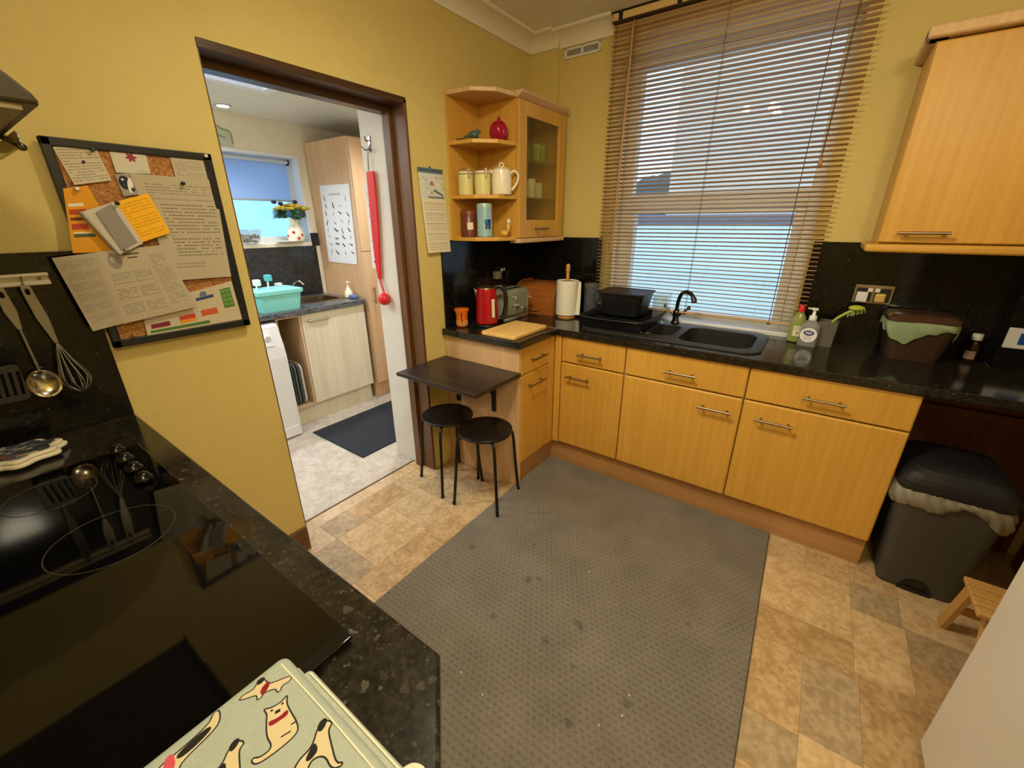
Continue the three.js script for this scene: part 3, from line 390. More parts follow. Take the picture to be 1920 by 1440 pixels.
{ // kitchen roll
  const t = thing('kitchen_roll', 'white kitchen paper roll on a wooden stand', 'kitchen roll', [0.448, WT, 0.235]);
  const wd = std(0xc98f4e, 0.45); obj('stand', [cyl(0.448, WT, 0.235, 0.062, 0.06, 0.014), rod([0.448, WT, 0.235], [0.448, 1.215, 0.235], 0.011, 14), lathe(0.448, 1.205, 0.235, [[0.011, 0], [0.017, 0.01], [0.012, 0.024], [0.015, 0.034], [0.008, 0.044], [0, 0.046]], 18)], wd, t);
  obj('roll', lathe(0.448, WT + 0.015, 0.235, [[0.02, 0], [0.068, 0], [0.07, 0.004], [0.07, 0.219], [0.068, 0.222], [0.02, 0.222], [0.02, 0]], 40), std(0xffffff, 0.9, 0, { map: mottle(0xe8e4d6, 6, 30, 80, 92, 128, 0.2) }), t);
  obj('loose_sheet', sheet([[0.5, WT + 0.235, 0.19], [0.53, WT + 0.225, 0.2], [0.55, WT + 0.02, 0.235], [0.517, WT + 0.016, 0.228]], 0.0015, 0.006), std(0xe6e2d4, 0.9), t);
}
{ // glass jar
  const t = thing('glass_jar', 'tall dark glass storage jar beside the kitchen roll', 'jar', [0.575, WT, 0.135], { local: true }); obj('body', lathe(0, 0, 0, [[0, 0], [0.045, 0], [0.047, 0.005], [0.047, 0.19], [0.044, 0.19], [0.043, 0.006], [0, 0.005]]), phys({ color: 0x9aa0a8, roughness: 0.03, transmission: 0.75, thickness: 0 }), t); obj('lid', lathe(0, 0.19, 0, [[0.047, 0], [0.049, 0.004], [0.049, 0.022], [0.044, 0.028], [0, 0.028]]), M.plasticGrey, t); obj('contents', lathe(0, 0.006, 0, [[0, 0], [0.041, 0], [0.041, 0.12], [0, 0.124]]), std(0x2a2622, 0.7), t); }
{ // dish rack, bowl, clear tub
  const t = thing('dish_rack', 'black plastic dish drainer tray on the sink drainer', 'dish rack', [0.86, WT + 0.012, 0.27], { local: true });
  const ring = (y, w, d) => [[-w, y, -d], [w, y, -d], [w, y, d], [-w, y, d]]; const wall = (a, b, n, th) => { const g = []; for (let i = 0; i < 4; i++) { const p = a[i], q = a[(i + 1) % 4], r = b[(i + 1) % 4], s = b[i]; g.push(sheet([s, r, q, p], th, 0, 2)); } return g; };
  obj('tray', [...wall(ring(0.002, 0.165, 0.185), ring(0.062, 0.185, 0.21), 2, 0.005), bx(-.166, .166, 0, .006, -.186, .186, .002)], M.plasticBlack, t);
  obj('rim', tube([[-.19, .062, -.19], [-.17, .062, -.214], [.17, .062, -.214], [.19, .062, -.19], [.19, .062, .19], [.17, .062, .214], [-.17, .062, .214], [-.19, .062, .19]], 0.006, 8, 80, true), M.plasticBlack, t);
  for (let i = 0; i < 6; i++) obj('rack_bar', rod([-.155, 0.03, -.15 + i * .06], [.155, 0.03, -.15 + i * .06], 0.003, 6), M.plasticBlack, t);
  const b = thing('washing_up_bowl', 'black rectangular washing-up bowl resting on the dish drainer', 'bowl', [0.835, WT + 0.066, 0.2], { local: true });
  const rg = (y, w, d, r = .04) => { const pts = []; for (let q = 0; q < 4; q++) for (let i = 0; i <= 4; i++) { const a = q * Math.PI / 2 + i / 4 * Math.PI / 2; pts.push([(q === 0 || q === 3 ? w - r : -w + r) + r * Math.cos(a), y, (q < 2 ? d - r : -d + r) + r * Math.sin(a)]); } return pts; };
  const loft = (rings) => { const n = rings[0].length, P = [], I = []; rings.forEach((r) => r.forEach((p) => P.push(...p))); for (let j = 0; j + 1 < rings.length; j++) for (let i = 0; i < n; i++) { const a = j * n + i, c = j * n + (i + 1) % n; I.push(a, a + n, c, c, a + n, c + n); } const L = (rings.length - 1) * n; for (let i = 1; i + 1 < n; i++) { I.push(L, L + i + 1, L + i); I.push(0, i, i + 1); } const g = new THREE.BufferGeometry(); g.setAttribute('position', new THREE.Float32BufferAttribute(P, 3)); g.setIndex(I); const h = g.toNonIndexed(); h.computeVertexNormals(); return h; };
  M.loft = loft; M.rg = rg;
  obj('bowl', loft([rg(0, .12, .1), rg(.13, .142, .122), rg(.13, .138, .118), rg(.004, .116, .096)]), M.plasticBlack, b); obj('lip', loft([rg(.124, .142, .122), rg(.124, .15, .13), rg(.132, .15, .13), rg(.132, .139, .119)].map((r) => r)), M.plasticBlack, b);
  const c = thing('clear_tub', 'clear plastic tub leaning behind the black bowl', 'tub', [1.03, WT + 0.012, 0.11], { local: true }); obj('tub', loft([rg(0, .035, .045, .015), rg(.17, .045, .055, .015), rg(.17, .042, .052, .015), rg(.003, .032, .042, .015)]), M.clear, c);
  const k = thing('cutlery_spoon', 'steel spoon lying at the edge of the drainer', 'spoon', [1.05, WT + .015, .44]); obj('bowl', ball(1.06, WT + .016, .43, .018, 1.3, .25, .8), M.chrome, k); obj('handle', rod([1.035, WT + .016, .437], [.99, WT + .016, .45], .003, 8), M.chrome, k);
}
{ // bamboo board
  const t = tag(obj('chopping_board', flat(rrect(0.29, 0.525, 0.6, 0.942, 0.02), WT + 0.0005, WT + 0.02, 0.004, 3), std(0xffffff, 0.4, 0, { map: wood(0xe6bd72, 0xc99548, 93, { sx: 0.3, sy: 0.7, streak: 14 }) })), 'pale bamboo chopping board on the worktop corner', 'chopping board');
}
{ // orange jar
  const t = thing('orange_jar', 'small orange glazed pot with a brown spoon motif', 'jar', [0.075, WT, 0.855], { local: true }); obj('body', lathe(0, 0, 0, [[0, 0], [0.03, 0], [0.036, 0.012], [0.034, 0.04], [0.036, 0.08], [0.045, 0.105], [0.043, 0.109], [0, 0.112]]), std(0xe07014, 0.3), t); obj('foot_band', lathe(0, 0.004, 0, [[0.031, 0], [0.0375, 0.01], [0.036, 0.036], [0.03, 0.036]]), std(0xc98b4a, 0.4), t); obj('spoon', [ball(0.025, 0.085, 0.028, 0.008, 0.8, 1.4, 0.5), rod([0.025, 0.08, 0.029], [0.028, 0.035, 0.03], 0.003, 6)], std(0x6b2408, 0.4), t);
}
function socket(label, wall, cx, cy, cz, mat, inset) {     // double socket: wall 'z' faces +z, wall 'x' faces +x
  const t = thing('power_socket', label, 'socket', [cx, cy, cz], { local: true, turn: wall === 'x' ? Math.PI / 2 : 0 });
  obj('plate', bx(-.074, .074, -.044, .044, 0, .007, .003), mat, t);
  for (const k of [-1, 1]) { obj('insert', bx(k * .035 - .03, k * .035 + .03, -.034, .03, .006, .0085, .002), inset, t); obj('switch', bx(k * .014 - .009, k * .014 + .009, .012, .03, .008, .013, .002), M.whiteGloss, t); }
  return t;
}
{
  const s = socket('brushed steel double socket with a plug right of the window', 'z', 2.0, 1.167, 0.0125, M.steel, M.black);
  obj('plug', bx(-.062, -.018, -.036, .012, .0085, .03, .006, 3), M.whiteGloss, s).userData.label = 'white plug'; obj('charger', bx(.008, .05, -.034, .008, .0085, .026, .008, 3), std(0xd9b06a, 0.3, 0.2), s);
  const l = socket('dark double socket on the left splashback above the kettle', 'x', 0.0125, 1.18, 0.37, M.black, M.blackGloss);
  obj('plug', bx(-.11, -.055, -.03, .02, .0075, .045, .006, 3), std(0x8f8a80, 0.4), l).userData.label = 'grey plug';
  obj('plug', bx(.0, .045, -.03, .014, .0085, .04, .006, 3), M.black, l).userData.label = 'black plug';
}
{ // soaps and brush caddy
  const t = thing('washing_up_liquid', 'clear washing-up liquid bottle with a red cap', 'bottle', [1.735, WT, 0.105], { local: true, turn: 0.2 });
  obj('body', lathe(0, 0, 0, [[0, 0], [0.034, 0], [0.036, 0.01], [0.036, 0.09], [0.028, 0.13], [0.016, 0.15], [0.014, 0.158], [0, 0.158]]).scale(1, 1, 0.75), phys({ color: 0xc8d27a, roughness: 0.1, transmission: 0.55, thickness: 0 }), t); obj('liquid', lathe(0, 0.003, 0, [[0, 0], [0.032, 0], [0.033, 0.04], [0, 0.042]]).scale(1, 1, 0.72), std(0x8f9a1e, 0.3), t);
  obj('cap', lathe(0, 0.158, 0, [[0.015, 0], [0.015, 0.022], [0.009, 0.034], [0, 0.036]], 18), M.redSoft, t);
  obj('label', sheet([[-0.022, 0.1, 0.0285], [0.02, 0.1, 0.0285], [0.02, 0.035, 0.0285], [-0.022, 0.035, 0.0285]], 0.001), std(0xffffff, 0.5, 0, { map: canvasTex(128, 192, (x, w, h) => { x.fillStyle = '#e4dcc4'; x.fillRect(0, 0, w, h); x.fillStyle = '#7f9a2c'; x.fillRect(0, 0, w, 30); x.fillStyle = '#a0522d'; x.beginPath(); x.arc(60, 140, 16, 0, 7); x.fill(); x.fillStyle = '#88867a'; for (let i = 0; i < 4; i++) x.fillRect(20, 50 + i * 14, 70 + (i % 2) * 18, 4); }) }), t);
  const p = thing('soap_pump', 'clear hand-soap pump bottle with round blue and white label', 'bottle', [1.79, WT, 0.15], { local: true, turn: -0.06 });
  obj('body', M.loft([M.rg(0, .04, .026, .018), M.rg(.1, .042, .027, .018), M.rg(.125, .022, .018, .012), M.rg(.132, .013, .013, .01)]), phys({ color: 0xdadada, roughness: 0.08, transmission: 0.7, thickness: 0 }), p);
  obj('pump', [lathe(0, 0.13, 0, [[0.017, 0], [0.017, 0.02], [0.008, 0.026], [0.006, 0.05], [0, 0.05]], 18), bx(-.014, .014, .178, .19, -.012, .012, .004), bx(-.03, 0, .182, .189, -.004, .004, .002)], M.whiteGloss, p);
  { const g = new THREE.CircleGeometry(0.034, 32).scale(1.05, 1.08, 1).translate(0, 0.058, 0.0282); g.userData.keepUV = true; obj('label', g, std(0xffffff, 0.4, 0, { map: canvasTex(192, 192, (x, w, h) => { x.fillStyle = '#e9e9ec'; x.fillRect(0, 0, w, h); x.fillStyle = '#1c2c6e'; x.beginPath(); x.ellipse(96, 70, 60, 34, 0, 0, 7); x.fill(); x.strokeStyle = '#e8e8f2'; x.lineWidth = 7; x.beginPath(); for (let i = 0; i < 9; i++) x[i ? 'lineTo' : 'moveTo'](58 + i * 9.5, i % 2 ? 56 : 82); x.stroke(); x.fillStyle = '#9a9aa6'; for (let i = 0; i < 4; i++) x.fillRect(50, 116 + i * 14, 92 - (i % 2) * 20, 5); }) }), p); }
  const c = thing('brush_holder', 'grey translucent square holder for the washing-up brush', 'holder', [1.86, WT, 0.1], { local: true, turn: -0.1 }); obj('cup', M.loft([M.rg(0, .036, .036, .006), M.rg(.125, .042, .042, .006), M.rg(.125, .039, .039, .006), M.rg(.004, .033, .033, .006)]), phys({ color: 0x8d8a7e, roughness: 0.15, transmission: 0.5, thickness: 0 }), c);
  const b = thing('washing_up_brush', 'lime green washing-up brush sticking out of its holder', 'brush', [1.86, WT + 0.005, 0.1]);
  obj('handle', tube([[1.85, WT + 0.02, 0.1], [1.875, WT + 0.125, 0.1], [1.905, WT + 0.16, 0.1], [1.935, WT + 0.185, 0.1]], 0.007, 10), std(0xa6b34a, 0.4), b); obj('head', ball(1.95, WT + 0.198, 0.1, 0.026, 1.25, 0.55, 0.9).translate(0, 0, 0), std(0xb3bd3e, 0.4), b); { const g = []; for (let i = 0; i < 30; i++) { const a = rr(-.028, .03), z = rr(-.015, .015); g.push(rod([1.95 + a, WT + 0.195 + a * .5, 0.1 + z], [1.955 + a * 1.15, WT + 0.168 + a * .5, 0.1 + z * 1.2], 0.0012, 4)); } const br = obj('bristles', g, std(0xc9cf7a, 0.7), b); }
}
{ // food waste caddy
  const t = thing('food_waste_caddy', 'brown lidded food waste caddy with a pale green liner', 'caddy', [2.18, WT, 0.118], { local: true, turn: 0.06 });
  const pl = std(0x3c2a20, 0.32), L = M.loft, R = M.rg;
  obj('body', L([R(0, .092, .07, .03), R(.17, .118, .092, .035), R(.17, .114, .088, .035), R(.004, .088, .066, .03)]), pl, t);
  obj('lid', L([R(.174, .124, .098, .04), R(.192, .124, .098, .04), R(.204, .112, .086, .04), R(.208, .09, .066, .04)]), std(0x4a3326, 0.22), t);
  { // liner folded over the rim: wavy skirt
    const n = 96, P = [], U = [], I = [], rows = 7; for (let j = 0; j <= rows; j++) for (let i = 0; i <= n; i++) { const a = i / n * Math.PI * 2, cx = Math.cos(a), sz = Math.sin(a), q = Math.pow(Math.pow(Math.abs(cx), 5) + Math.pow(Math.abs(sz), 5), -1 / 5); const drop = 0.036 + 0.07 * Math.exp(-(((a - 2.0) / 0.38) ** 2)) + 0.05 * Math.exp(-(((a - 0.55) / 0.12) ** 2)) + 0.008 * Math.sin(a * 5 + 1) + 0.004 * Math.sin(a * 17); const v = j / rows, y = 0.176 - Math.max(0.025, drop) * v, sh = 0.003 + 0.006 * Math.sin(v * 2.4) + 0.004 * Math.sin(a * 13 + v * 3) * v; const k = 1 - (0.176 - y) * 1.05; P.push(cx * q * (0.121 * k + sh), y, sz * q * (0.095 * k + sh)); U.push(i / n, v); }
    for (let j = 0; j < rows; j++) for (let i = 0; i < n; i++) { const a = j * (n + 1) + i, b = a + 1, c = a + n + 1, d = c + 1; I.push(a, c, b, b, c, d, a, b, c, b, d, c); }
    const g = new THREE.BufferGeometry(); g.setAttribute('position', new THREE.Float32BufferAttribute(P, 3)); g.setAttribute('uv', new THREE.Float32BufferAttribute(U, 2)); g.setIndex(I.filter((_, k) => k % 12 < 6)); g.computeVertexNormals(); g.userData.keepUV = true;
    obj('liner', g, phys({ color: 0x9db089, roughness: 0.5, transmission: 0.25, thickness: 0, side: THREE.DoubleSide }), t).userData.label = 'pale green compostable liner folded over the rim';
  }
  const b = thing('medicine_bottle', 'small dark bottle with a white cap and label', 'bottle', [2.392, WT, 0.05], { local: true, turn: -0.5 }); obj('body', lathe(0, 0, 0, [[0, 0], [0.024, 0], [0.025, 0.003], [0.025, 0.075], [0.014, 0.092], [0.013, 0.1], [0, 0.1]]), phys({ color: 0x2a1508, roughness: 0.08, transmission: 0.1, thickness: 0 }), b); obj('cap', lathe(0, 0.1, 0, [[0.018, 0], [0.018, 0.024], [0.016, 0.027], [0, 0.027]], 24), M.whiteGloss, b); obj('label', new THREE.CylinderGeometry(0.0254, 0.0254, 0.036, 14, 1, true, -0.7, 1.6).translate(0, 0.034, 0), std(0x9b7f74, 0.6, 0, { side: THREE.DoubleSide }), b);
  const m = thing('wall_switch', 'white wall plate with a blue square at the right end', 'switch', [2.53, 1.043, 0.1005], { local: true }); obj('plate', bx(-.072, .072, -.043, .043, 0, .01, .004, 3), M.whiteGloss, m); obj('panel', bx(-.035, .04, -.024, .024, .009, .013, .005, 3), std(0x14549a, 0.25), m).userData.label = 'blue square panel';
}

// ================================================================= LEFT WALL AND DOORWAY
{
  const t = thing('wall_calendar', 'slim hanging calendar with a snowy picture above five text panels', 'calendar', [0.004, 1.34, 0.96]);
  const C = canvasTex(192, 512, (x, w, h) => { x.fillStyle = '#e2d6bb'; x.fillRect(0, 0, w, h); x.fillStyle = '#5f7684'; x.fillRect(0, 0, w, 22); x.fillStyle = '#cfd6d4'; x.fillRect(8, 22, w - 16, 148); const g = ['#b7c5c4', '#d8d2c0', '#c7a68c', '#e6e2d8']; let q = 3; for (let i = 0; i < 70; i++) { q = (q * 48271) % 2147483647; const a = q % 170, b = 34 + (q >> 9) % 120; x.fillStyle = g[(q >> 5) % 4]; x.fillRect(8 + a, b, 6 + (q >> 3) % 22, 4 + (q >> 7) % 10); } x.fillStyle = '#b0483c'; x.fillRect(86, 70, 18, 22); x.fillStyle = '#5a5f66'; x.save(); x.translate(140, 135); x.rotate(0.4); x.fillRect(-38, -6, 76, 12); x.restore(); x.fillStyle = '#6e7b86'; x.fillRect(56, 158, 128, 12); x.fillStyle = '#8c8672'; for (let k = 0; k < 5; k++) { x.fillRect(14, 198 + k * 63, w - 28, 3); for (let j = 0; j < 3; j++) for (let i = 0; i < 10; i++) x.fillRect(18 + i * 16, 208 + k * 63 + j * 14, 8, 4); } });
  obj('pages', sheet([[0.006, 1.756, 1.056], [0.006, 1.756, 0.882], [0.016, 1.343, 0.862], [0.014, 1.343, 1.036]], 0.004, 0.004), std(0xffffff, 0.5, 0, { map: C }), t); obj('hanger', [bx(0.002, 0.012, 1.75, 1.762, 0.882, 1.056, 0.002), rod([0.0, 1.768, 0.97], [0.01, 1.768, 0.97], 0.004, 8)], std(0x4c6878, 0.4), t);
}
{ // hook and red dog toy hanging on the white reveal
  const z = D0 + 0.013, h = thing('double_coat_hook', 'small metal double hook screwed to the white reveal', 'hook', [-0.285, 1.86, z]);
  obj('plate', bx(-0.292, -0.276, 1.845, 1.92, z - .0005, z + .004, .002), M.darkChrome, h); obj('prong', [tube([[-0.284, 1.86, z + .003], [-0.3, 1.855, z + .02], [-0.318, 1.872, z + .026]], .003, 8), tube([[-0.284, 1.86, z + .003], [-0.268, 1.855, z + .02], [-0.25, 1.872, z + .026]], .003, 8), tube([[-0.284, 1.9, z + .003], [-0.284, 1.895, z + .022], [-0.284, 1.915, z + .028]], .003, 8)], M.darkChrome, h);
  const t = thing('red_ball_thrower', 'long red strap with a red ball hanging in the doorway', 'ball thrower', [-0.29, 1.09, z]);
  obj('cord', [tube([[-0.285, 1.868, z + .02], [-0.296, 1.8, z + .016], [-0.3, 1.735, z + .015]], .0016, 6), tube([[-0.27, 1.866, z + .02], [-0.29, 1.8, z + .016], [-0.296, 1.735, z + .015]], .0016, 6)], std(0x8d8a86, 0.6), t);
  { const L = [], Rr = []; for (let i = 0; i <= 20; i++) { const u = i / 20, y = 1.753 - 0.56 * u, c = -0.284 - 0.012 * u - 0.03 * u * u + 0.016 * u ** 5, h = 0.029 + 0.006 * Math.sin(u * 2.2) - 0.022 * u * u; L.push([c - h, y]); Rr.unshift([c + h, y]); } obj('strap', ext(shapeOf([...L, ...Rr]), 0.014, 0.003).translate(0, 0, z + .008), M.redSoft, t); }
  obj('tail', tube([[-0.316, 1.2, z + .016], [-0.3, 1.15, z + .016], [-0.276, 1.1, z + .02]], .003, 8), M.redSoft, t); obj('tail', tube([[-0.304, 1.2, z + .016], [-0.288, 1.15, z + .016], [-0.27, 1.1, z + .02]], .003, 8), M.redSoft, t); obj('ball', new THREE.IcosahedronGeometry(0.036, 2).translate(-0.27, 1.082, z + .03), M.redSoft, t);
  tag(obj('spotted_strip', sheet([[-0.362, 1.7, z + .005], [-0.275, 1.7, z + .005], [-0.3, 1.25, z + .005], [-0.375, 1.25, z + .005]], .003, .001), std(0xffffff, 0.6, 0, { map: canvasTex(128, 512, (x, w, h) => { x.fillStyle = '#e2e1e2'; x.fillRect(0, 0, w, h); x.fillStyle = '#5a5a64'; for (const [a, b, r] of [[22, 60, 5], [40, 130, 7], [30, 190, 5], [44, 270, 6], [26, 340, 5], [50, 420, 5], [40, 470, 9]]) { x.beginPath(); x.arc(a, b, r, 0, 7); x.fill(); } }) })), 'white dotted paper strip hanging behind the red strap', 'paper');
}
// pinboard and its papers
const px = 0.038;
{
  const t = thing('pinboard', 'black framed cork pinboard crowded with papers', 'pinboard', [0.02, 1.135, 2.2]);
  const z0 = 2.0, z1 = 2.4, y0 = 1.134, y1 = 1.714; obj('frame', [bx(0.014, 0.036, y1 - .022, y1, z0, z1, .003), bx(0.014, 0.036, y0, y0 + .024, z0, z1, .003), bx(0.014, 0.036, y0, y1, z0, z0 + .026, .003), bx(0.014, 0.036, y0, y1, z1 - .022, z1, .003)], M.plasticBlack, t);
  obj('cork', bx(0.016, 0.028, y0 + .01, y1 - .01, z0 + .01, z1 - .01), std(0xffffff, 0.9, 0, { map: mottle(0xa8733f, 40, 60, 120, 95, 256, 0.3) }), t);
  const P = (name, label, cat, corners, draw, w, h, bow = 0.004, x = 0.031, grp) => { const c = corners.map(([z, y]) => [x, y, z]); return tag(obj(name, sheet(c, 0.0012, bow), std(0xffffff, 0.75, 0, { map: canvasTex(w, h, draw) })), label, cat, grp); };
  const lines = (x, x0, x1, y0, n, dy, col, s0) => { x.fillStyle = col; let q = s0; for (let i = 0; i < n; i++) { let a = x0; while (a < x1 - 8) { q = (q * 16807) % 2147483647; const l = 6 + q % 22; if ((q >> 8) % 9) x.fillRect(a, y0 + i * dy, Math.min(l, x1 - a), Math.max(2, dy * 0.3)); a += l + 4; if (i % 5 === 4 && (q >> 4) % 5 === 0) break; } } };
  P('note_paper', 'small handwritten note at the top left of the pinboard', 'paper', [[2.378, 1.69], [2.29, 1.7], [2.278, 1.615], [2.362, 1.598]], (x, w, h) => { x.fillStyle = '#c9bd9f'; x.fillRect(0, 0, w, h); lines(x, 12, w - 12, 14, 12, 17, '#857b68', 11); x.fillStyle = '#3a3a38'; x.beginPath(); x.ellipse(w * .52, h * .42, 16, 10, -.5, 0, 7); x.fill(); x.fillStyle = '#b0aca4'; x.beginPath(); x.arc(w * .42, h * .82, 26, 0, 7); x.fill(); }, 256, 224, 0.008);
  P('flower_card', 'white card printed with a dark red flower', 'card', [[2.262, 1.694], [2.178, 1.697], [2.179, 1.64], [2.262, 1.637]], (x, w, h) => { x.fillStyle = '#cdc6b4'; x.fillRect(0, 0, w, h); x.fillStyle = '#96303a'; for (let i = 0; i < 6; i++) { x.save(); x.translate(w * .55, h * .25); x.rotate(i); x.beginPath(); x.ellipse(18, 0, 24, 11, 0, 0, 7); x.fill(); x.restore(); } x.fillStyle = '#c4b9a0'; x.fillRect(0, h * .66, w, 4); x.fillStyle = '#9fb2a6'; x.fillRect(w * .6, h * .86, w * .3, 10); }, 256, 180, 0.003);
  P('dog_photo', 'black and white dog photo under the flower card', 'photo', [[2.267, 1.632], [2.222, 1.64], [2.222, 1.58], [2.262, 1.574]], (x, w, h) => { x.fillStyle = '#9c9a94'; x.fillRect(0, 0, w, h); x.fillStyle = '#24262a'; x.beginPath(); x.ellipse(w * .35, h * .4, w * .3, h * .32, 0, 0, 7); x.fill(); x.fillStyle = '#e6e4dc'; x.beginPath(); x.ellipse(w * .62, h * .55, w * .16, h * .35, .2, 0, 7); x.fill(); x.fillStyle = '#34363a'; x.beginPath(); x.arc(w * .7, h * .75, w * .12, 0, 7); x.fill(); x.fillStyle = '#e6e4dc'; x.beginPath(); x.arc(w * .3, h * .25, w * .07, 0, 7); x.fill(); }, 128, 160, 0.003, 0.033);
  P('typed_sheet', 'small typed sheet in the top right corner of the board', 'paper', [[2.117, 1.697], [2.026, 1.699], [2.026, 1.61], [2.117, 1.612]], (x, w, h) => { x.fillStyle = '#b9ae96'; x.fillRect(0, 0, w, h); lines(x, 20, w - 20, 40, 9, 20, '#8f8672', 21); }, 256, 256, 0.002, 0.032);
  P('long_letter', 'large typed letter covering the right of the pinboard', 'paper', [[2.232, 1.638], [2.008, 1.635], [2.03, 1.318], [2.2, 1.322]], (x, w, h) => { x.fillStyle = '#b6aa92'; x.fillRect(0, 0, w, h); lines(x, 60, w - 40, 60, 6, 20, '#857b66', 31); lines(x, 110, w - 30, 200, 16, 25, '#71694f', 37); lines(x, 60, w - 200, 640, 2, 24, '#857b66', 41); }, 512, 768, 0.010, 0.035);
  P('yellow_leaflet', 'orange-yellow leaflet with red text on the board left', 'leaflet', [[2.388, 1.588], [2.336, 1.598], [2.3, 1.42], [2.416, 1.42]], (x, w, h) => { x.fillStyle = '#e09a16'; x.fillRect(0, 0, w, h); x.fillStyle = '#e9e2cc'; x.fillRect(20, 90, 120, 18); x.fillStyle = '#b8412a'; x.fillRect(18, 125, 130, 30); x.fillRect(18, 210, 100, 34); x.fillStyle = '#6a3a1c'; x.fillRect(18, 172, 120, 18); x.fillStyle = '#4b5a3a'; x.fillRect(20, 270, 120, 20); x.fillStyle = '#e9e2cc'; x.fillRect(20, 258, 100, 10); }, 256, 384, 0.004, 0.0395);
  // open booklet: a grey inner page and a yellow page standing off the board
  P('yellow_card', 'bright yellow grid-printed page of the open booklet', 'card', [[2.292, 1.556], [2.206, 1.584], [2.178, 1.47], [2.258, 1.444]], (x, w, h) => { x.fillStyle = '#f7b70c'; x.fillRect(0, 0, w, h); lines(x, 16, w - 16, 22, 12, 18, '#c98a08', 51); }, 256, 256, 0.004, 0.052);
  const b = thing('booklet', 'white booklet standing open beside the yellow page', 'booklet', [0.05, 1.42, 2.31]); obj('pages', [sheet([[0.06, 1.528, 2.372], [0.052, 1.558, 2.29], [0.054, 1.44, 2.256], [0.066, 1.412, 2.322]], 0.004, 0.002)], std(0xc4bcae, 0.7), b); obj('inner_page', sheet([[0.065, 1.528, 2.342], [0.0575, 1.552, 2.302], [0.0595, 1.445, 2.27], [0.0695, 1.424, 2.314]], 0.0016, 0.001), std(0x8f8880, 0.8), b); obj('spine', sheet([[0.06, 1.53, 2.374], [0.044, 1.527, 2.376], [0.046, 1.414, 2.326], [0.066, 1.412, 2.322]], 0.002), std(0xbcb3a4, 0.8), b);
  // unfolded letter hanging below
  P('folded_letter', 'left leaf of the unfolded letter overhanging the splashback', 'paper', [[2.462, 1.41], [2.366, 1.42], [2.362, 1.21], [2.436, 1.2]], (x, w, h) => { x.fillStyle = '#b3a68f'; x.fillRect(0, 0, w, h); for (let k = 0; k < 6; k++) lines(x, 30, w - 30, 34 + k * 75, 5, 12, '#887d69', 61 + k); }, 320, 512, 0.004, 0.05);
  P('information_sheet', 'wide creased information sheet pinned below the booklet', 'paper', [[2.366, 1.421], [2.208, 1.434], [2.16, 1.23], [2.362, 1.209]], (x, w, h) => { x.fillStyle = '#b8ac94'; x.fillRect(0, 0, w, h); x.fillStyle = '#8f877a'; x.beginPath(); x.ellipse(120, 70, 60, 52, 0, 0, 7); x.fill(); x.fillStyle = '#b4ab9b'; x.beginPath(); x.ellipse(105, 60, 26, 20, 0, 0, 7); x.fill(); x.fillStyle = '#4e483e'; x.fillRect(210, 30, 150, 10); x.fillRect(240, 54, 90, 9); for (let k = 0; k < 6; k++) lines(x, 40 + (k % 2) * 190, 210 + (k % 2) * 180, 150 + (k >> 1) * 105, 6, 13, '#786e5b', 71 + k); lines(x, 430, 590, 60, 26, 14, '#877c68', 83); }, 620, 480, 0.004, 0.049);
  P('menu_leaflet', 'laminated leaflet with green panels at the board bottom', 'leaflet', [[2.305, 1.252], [2.03, 1.302], [2.024, 1.16], [2.312, 1.158]], (x, w, h) => { x.fillStyle = '#c4b89e'; x.fillRect(0, 0, w, h); x.fillStyle = '#4e7a34'; x.fillRect(20, h - 40, 360, 26); x.fillRect(w - 100, 40, 76, 150); x.fillStyle = '#6b944a'; for (let i = 0; i < 8; i++) x.fillRect(w - 94 + (i % 2) * 36, 48 + (i >> 1) * 34, 28, 22); x.fillStyle = '#7a2432'; x.fillRect(30, h - 100, 110, 44); x.fillStyle = '#c23b2a'; x.fillRect(200, h - 120, 100, 36); x.fillStyle = '#d9912a'; x.fillRect(200, h - 84, 100, 30); x.fillStyle = '#c8552c'; x.fillRect(340, h - 132, 110, 50); x.fillStyle = '#2c4470'; x.fillRect(330, 60, 120, 24); x.fillStyle = '#5f7390'; x.beginPath(); x.arc(385, 42, 24, 0, 7); x.fill(); }, 600, 300, 0.002, 0.033);
  for (const [z, y, x, c, l] of [[2.3, 1.692, .036, 0x333a3c, 'dark drawing pin in the handwritten note'], [2.362, 1.588, .044, 0xe8e4da, 'white drawing pin in the yellow leaflet'], [2.29, 1.553, .064, 0x1b1b1b, 'black drawing pin at the booklet fold'], [2.105, 1.618, .041, 0x222222, 'dark drawing pin in the large letter'], [2.345, 1.168, .034, 0xb08a4e, 'brass drawing pin in the bare cork corner'], [2.02, 1.705, .04, 0xd8d6cc, 'clear drawing pin in the top right corner'], [2.305, 1.425, .07, 0x9a948a, 'grey drawing pin below the booklet']]) { const p = tag(obj('drawing_pin', [lathe(0, 0, 0, [[0, 0], [0.0055, 0], [0.0045, 0.004], [0.0055, 0.009], [0.003, 0.011], [0, 0.011]], 12).rotateZ(-Math.PI / 2).translate(x, y, z), rod([0.026, y, z], [x, y, z], 0.0006, 5)], std(c, 0.3)), l, 'drawing pin'); }
}

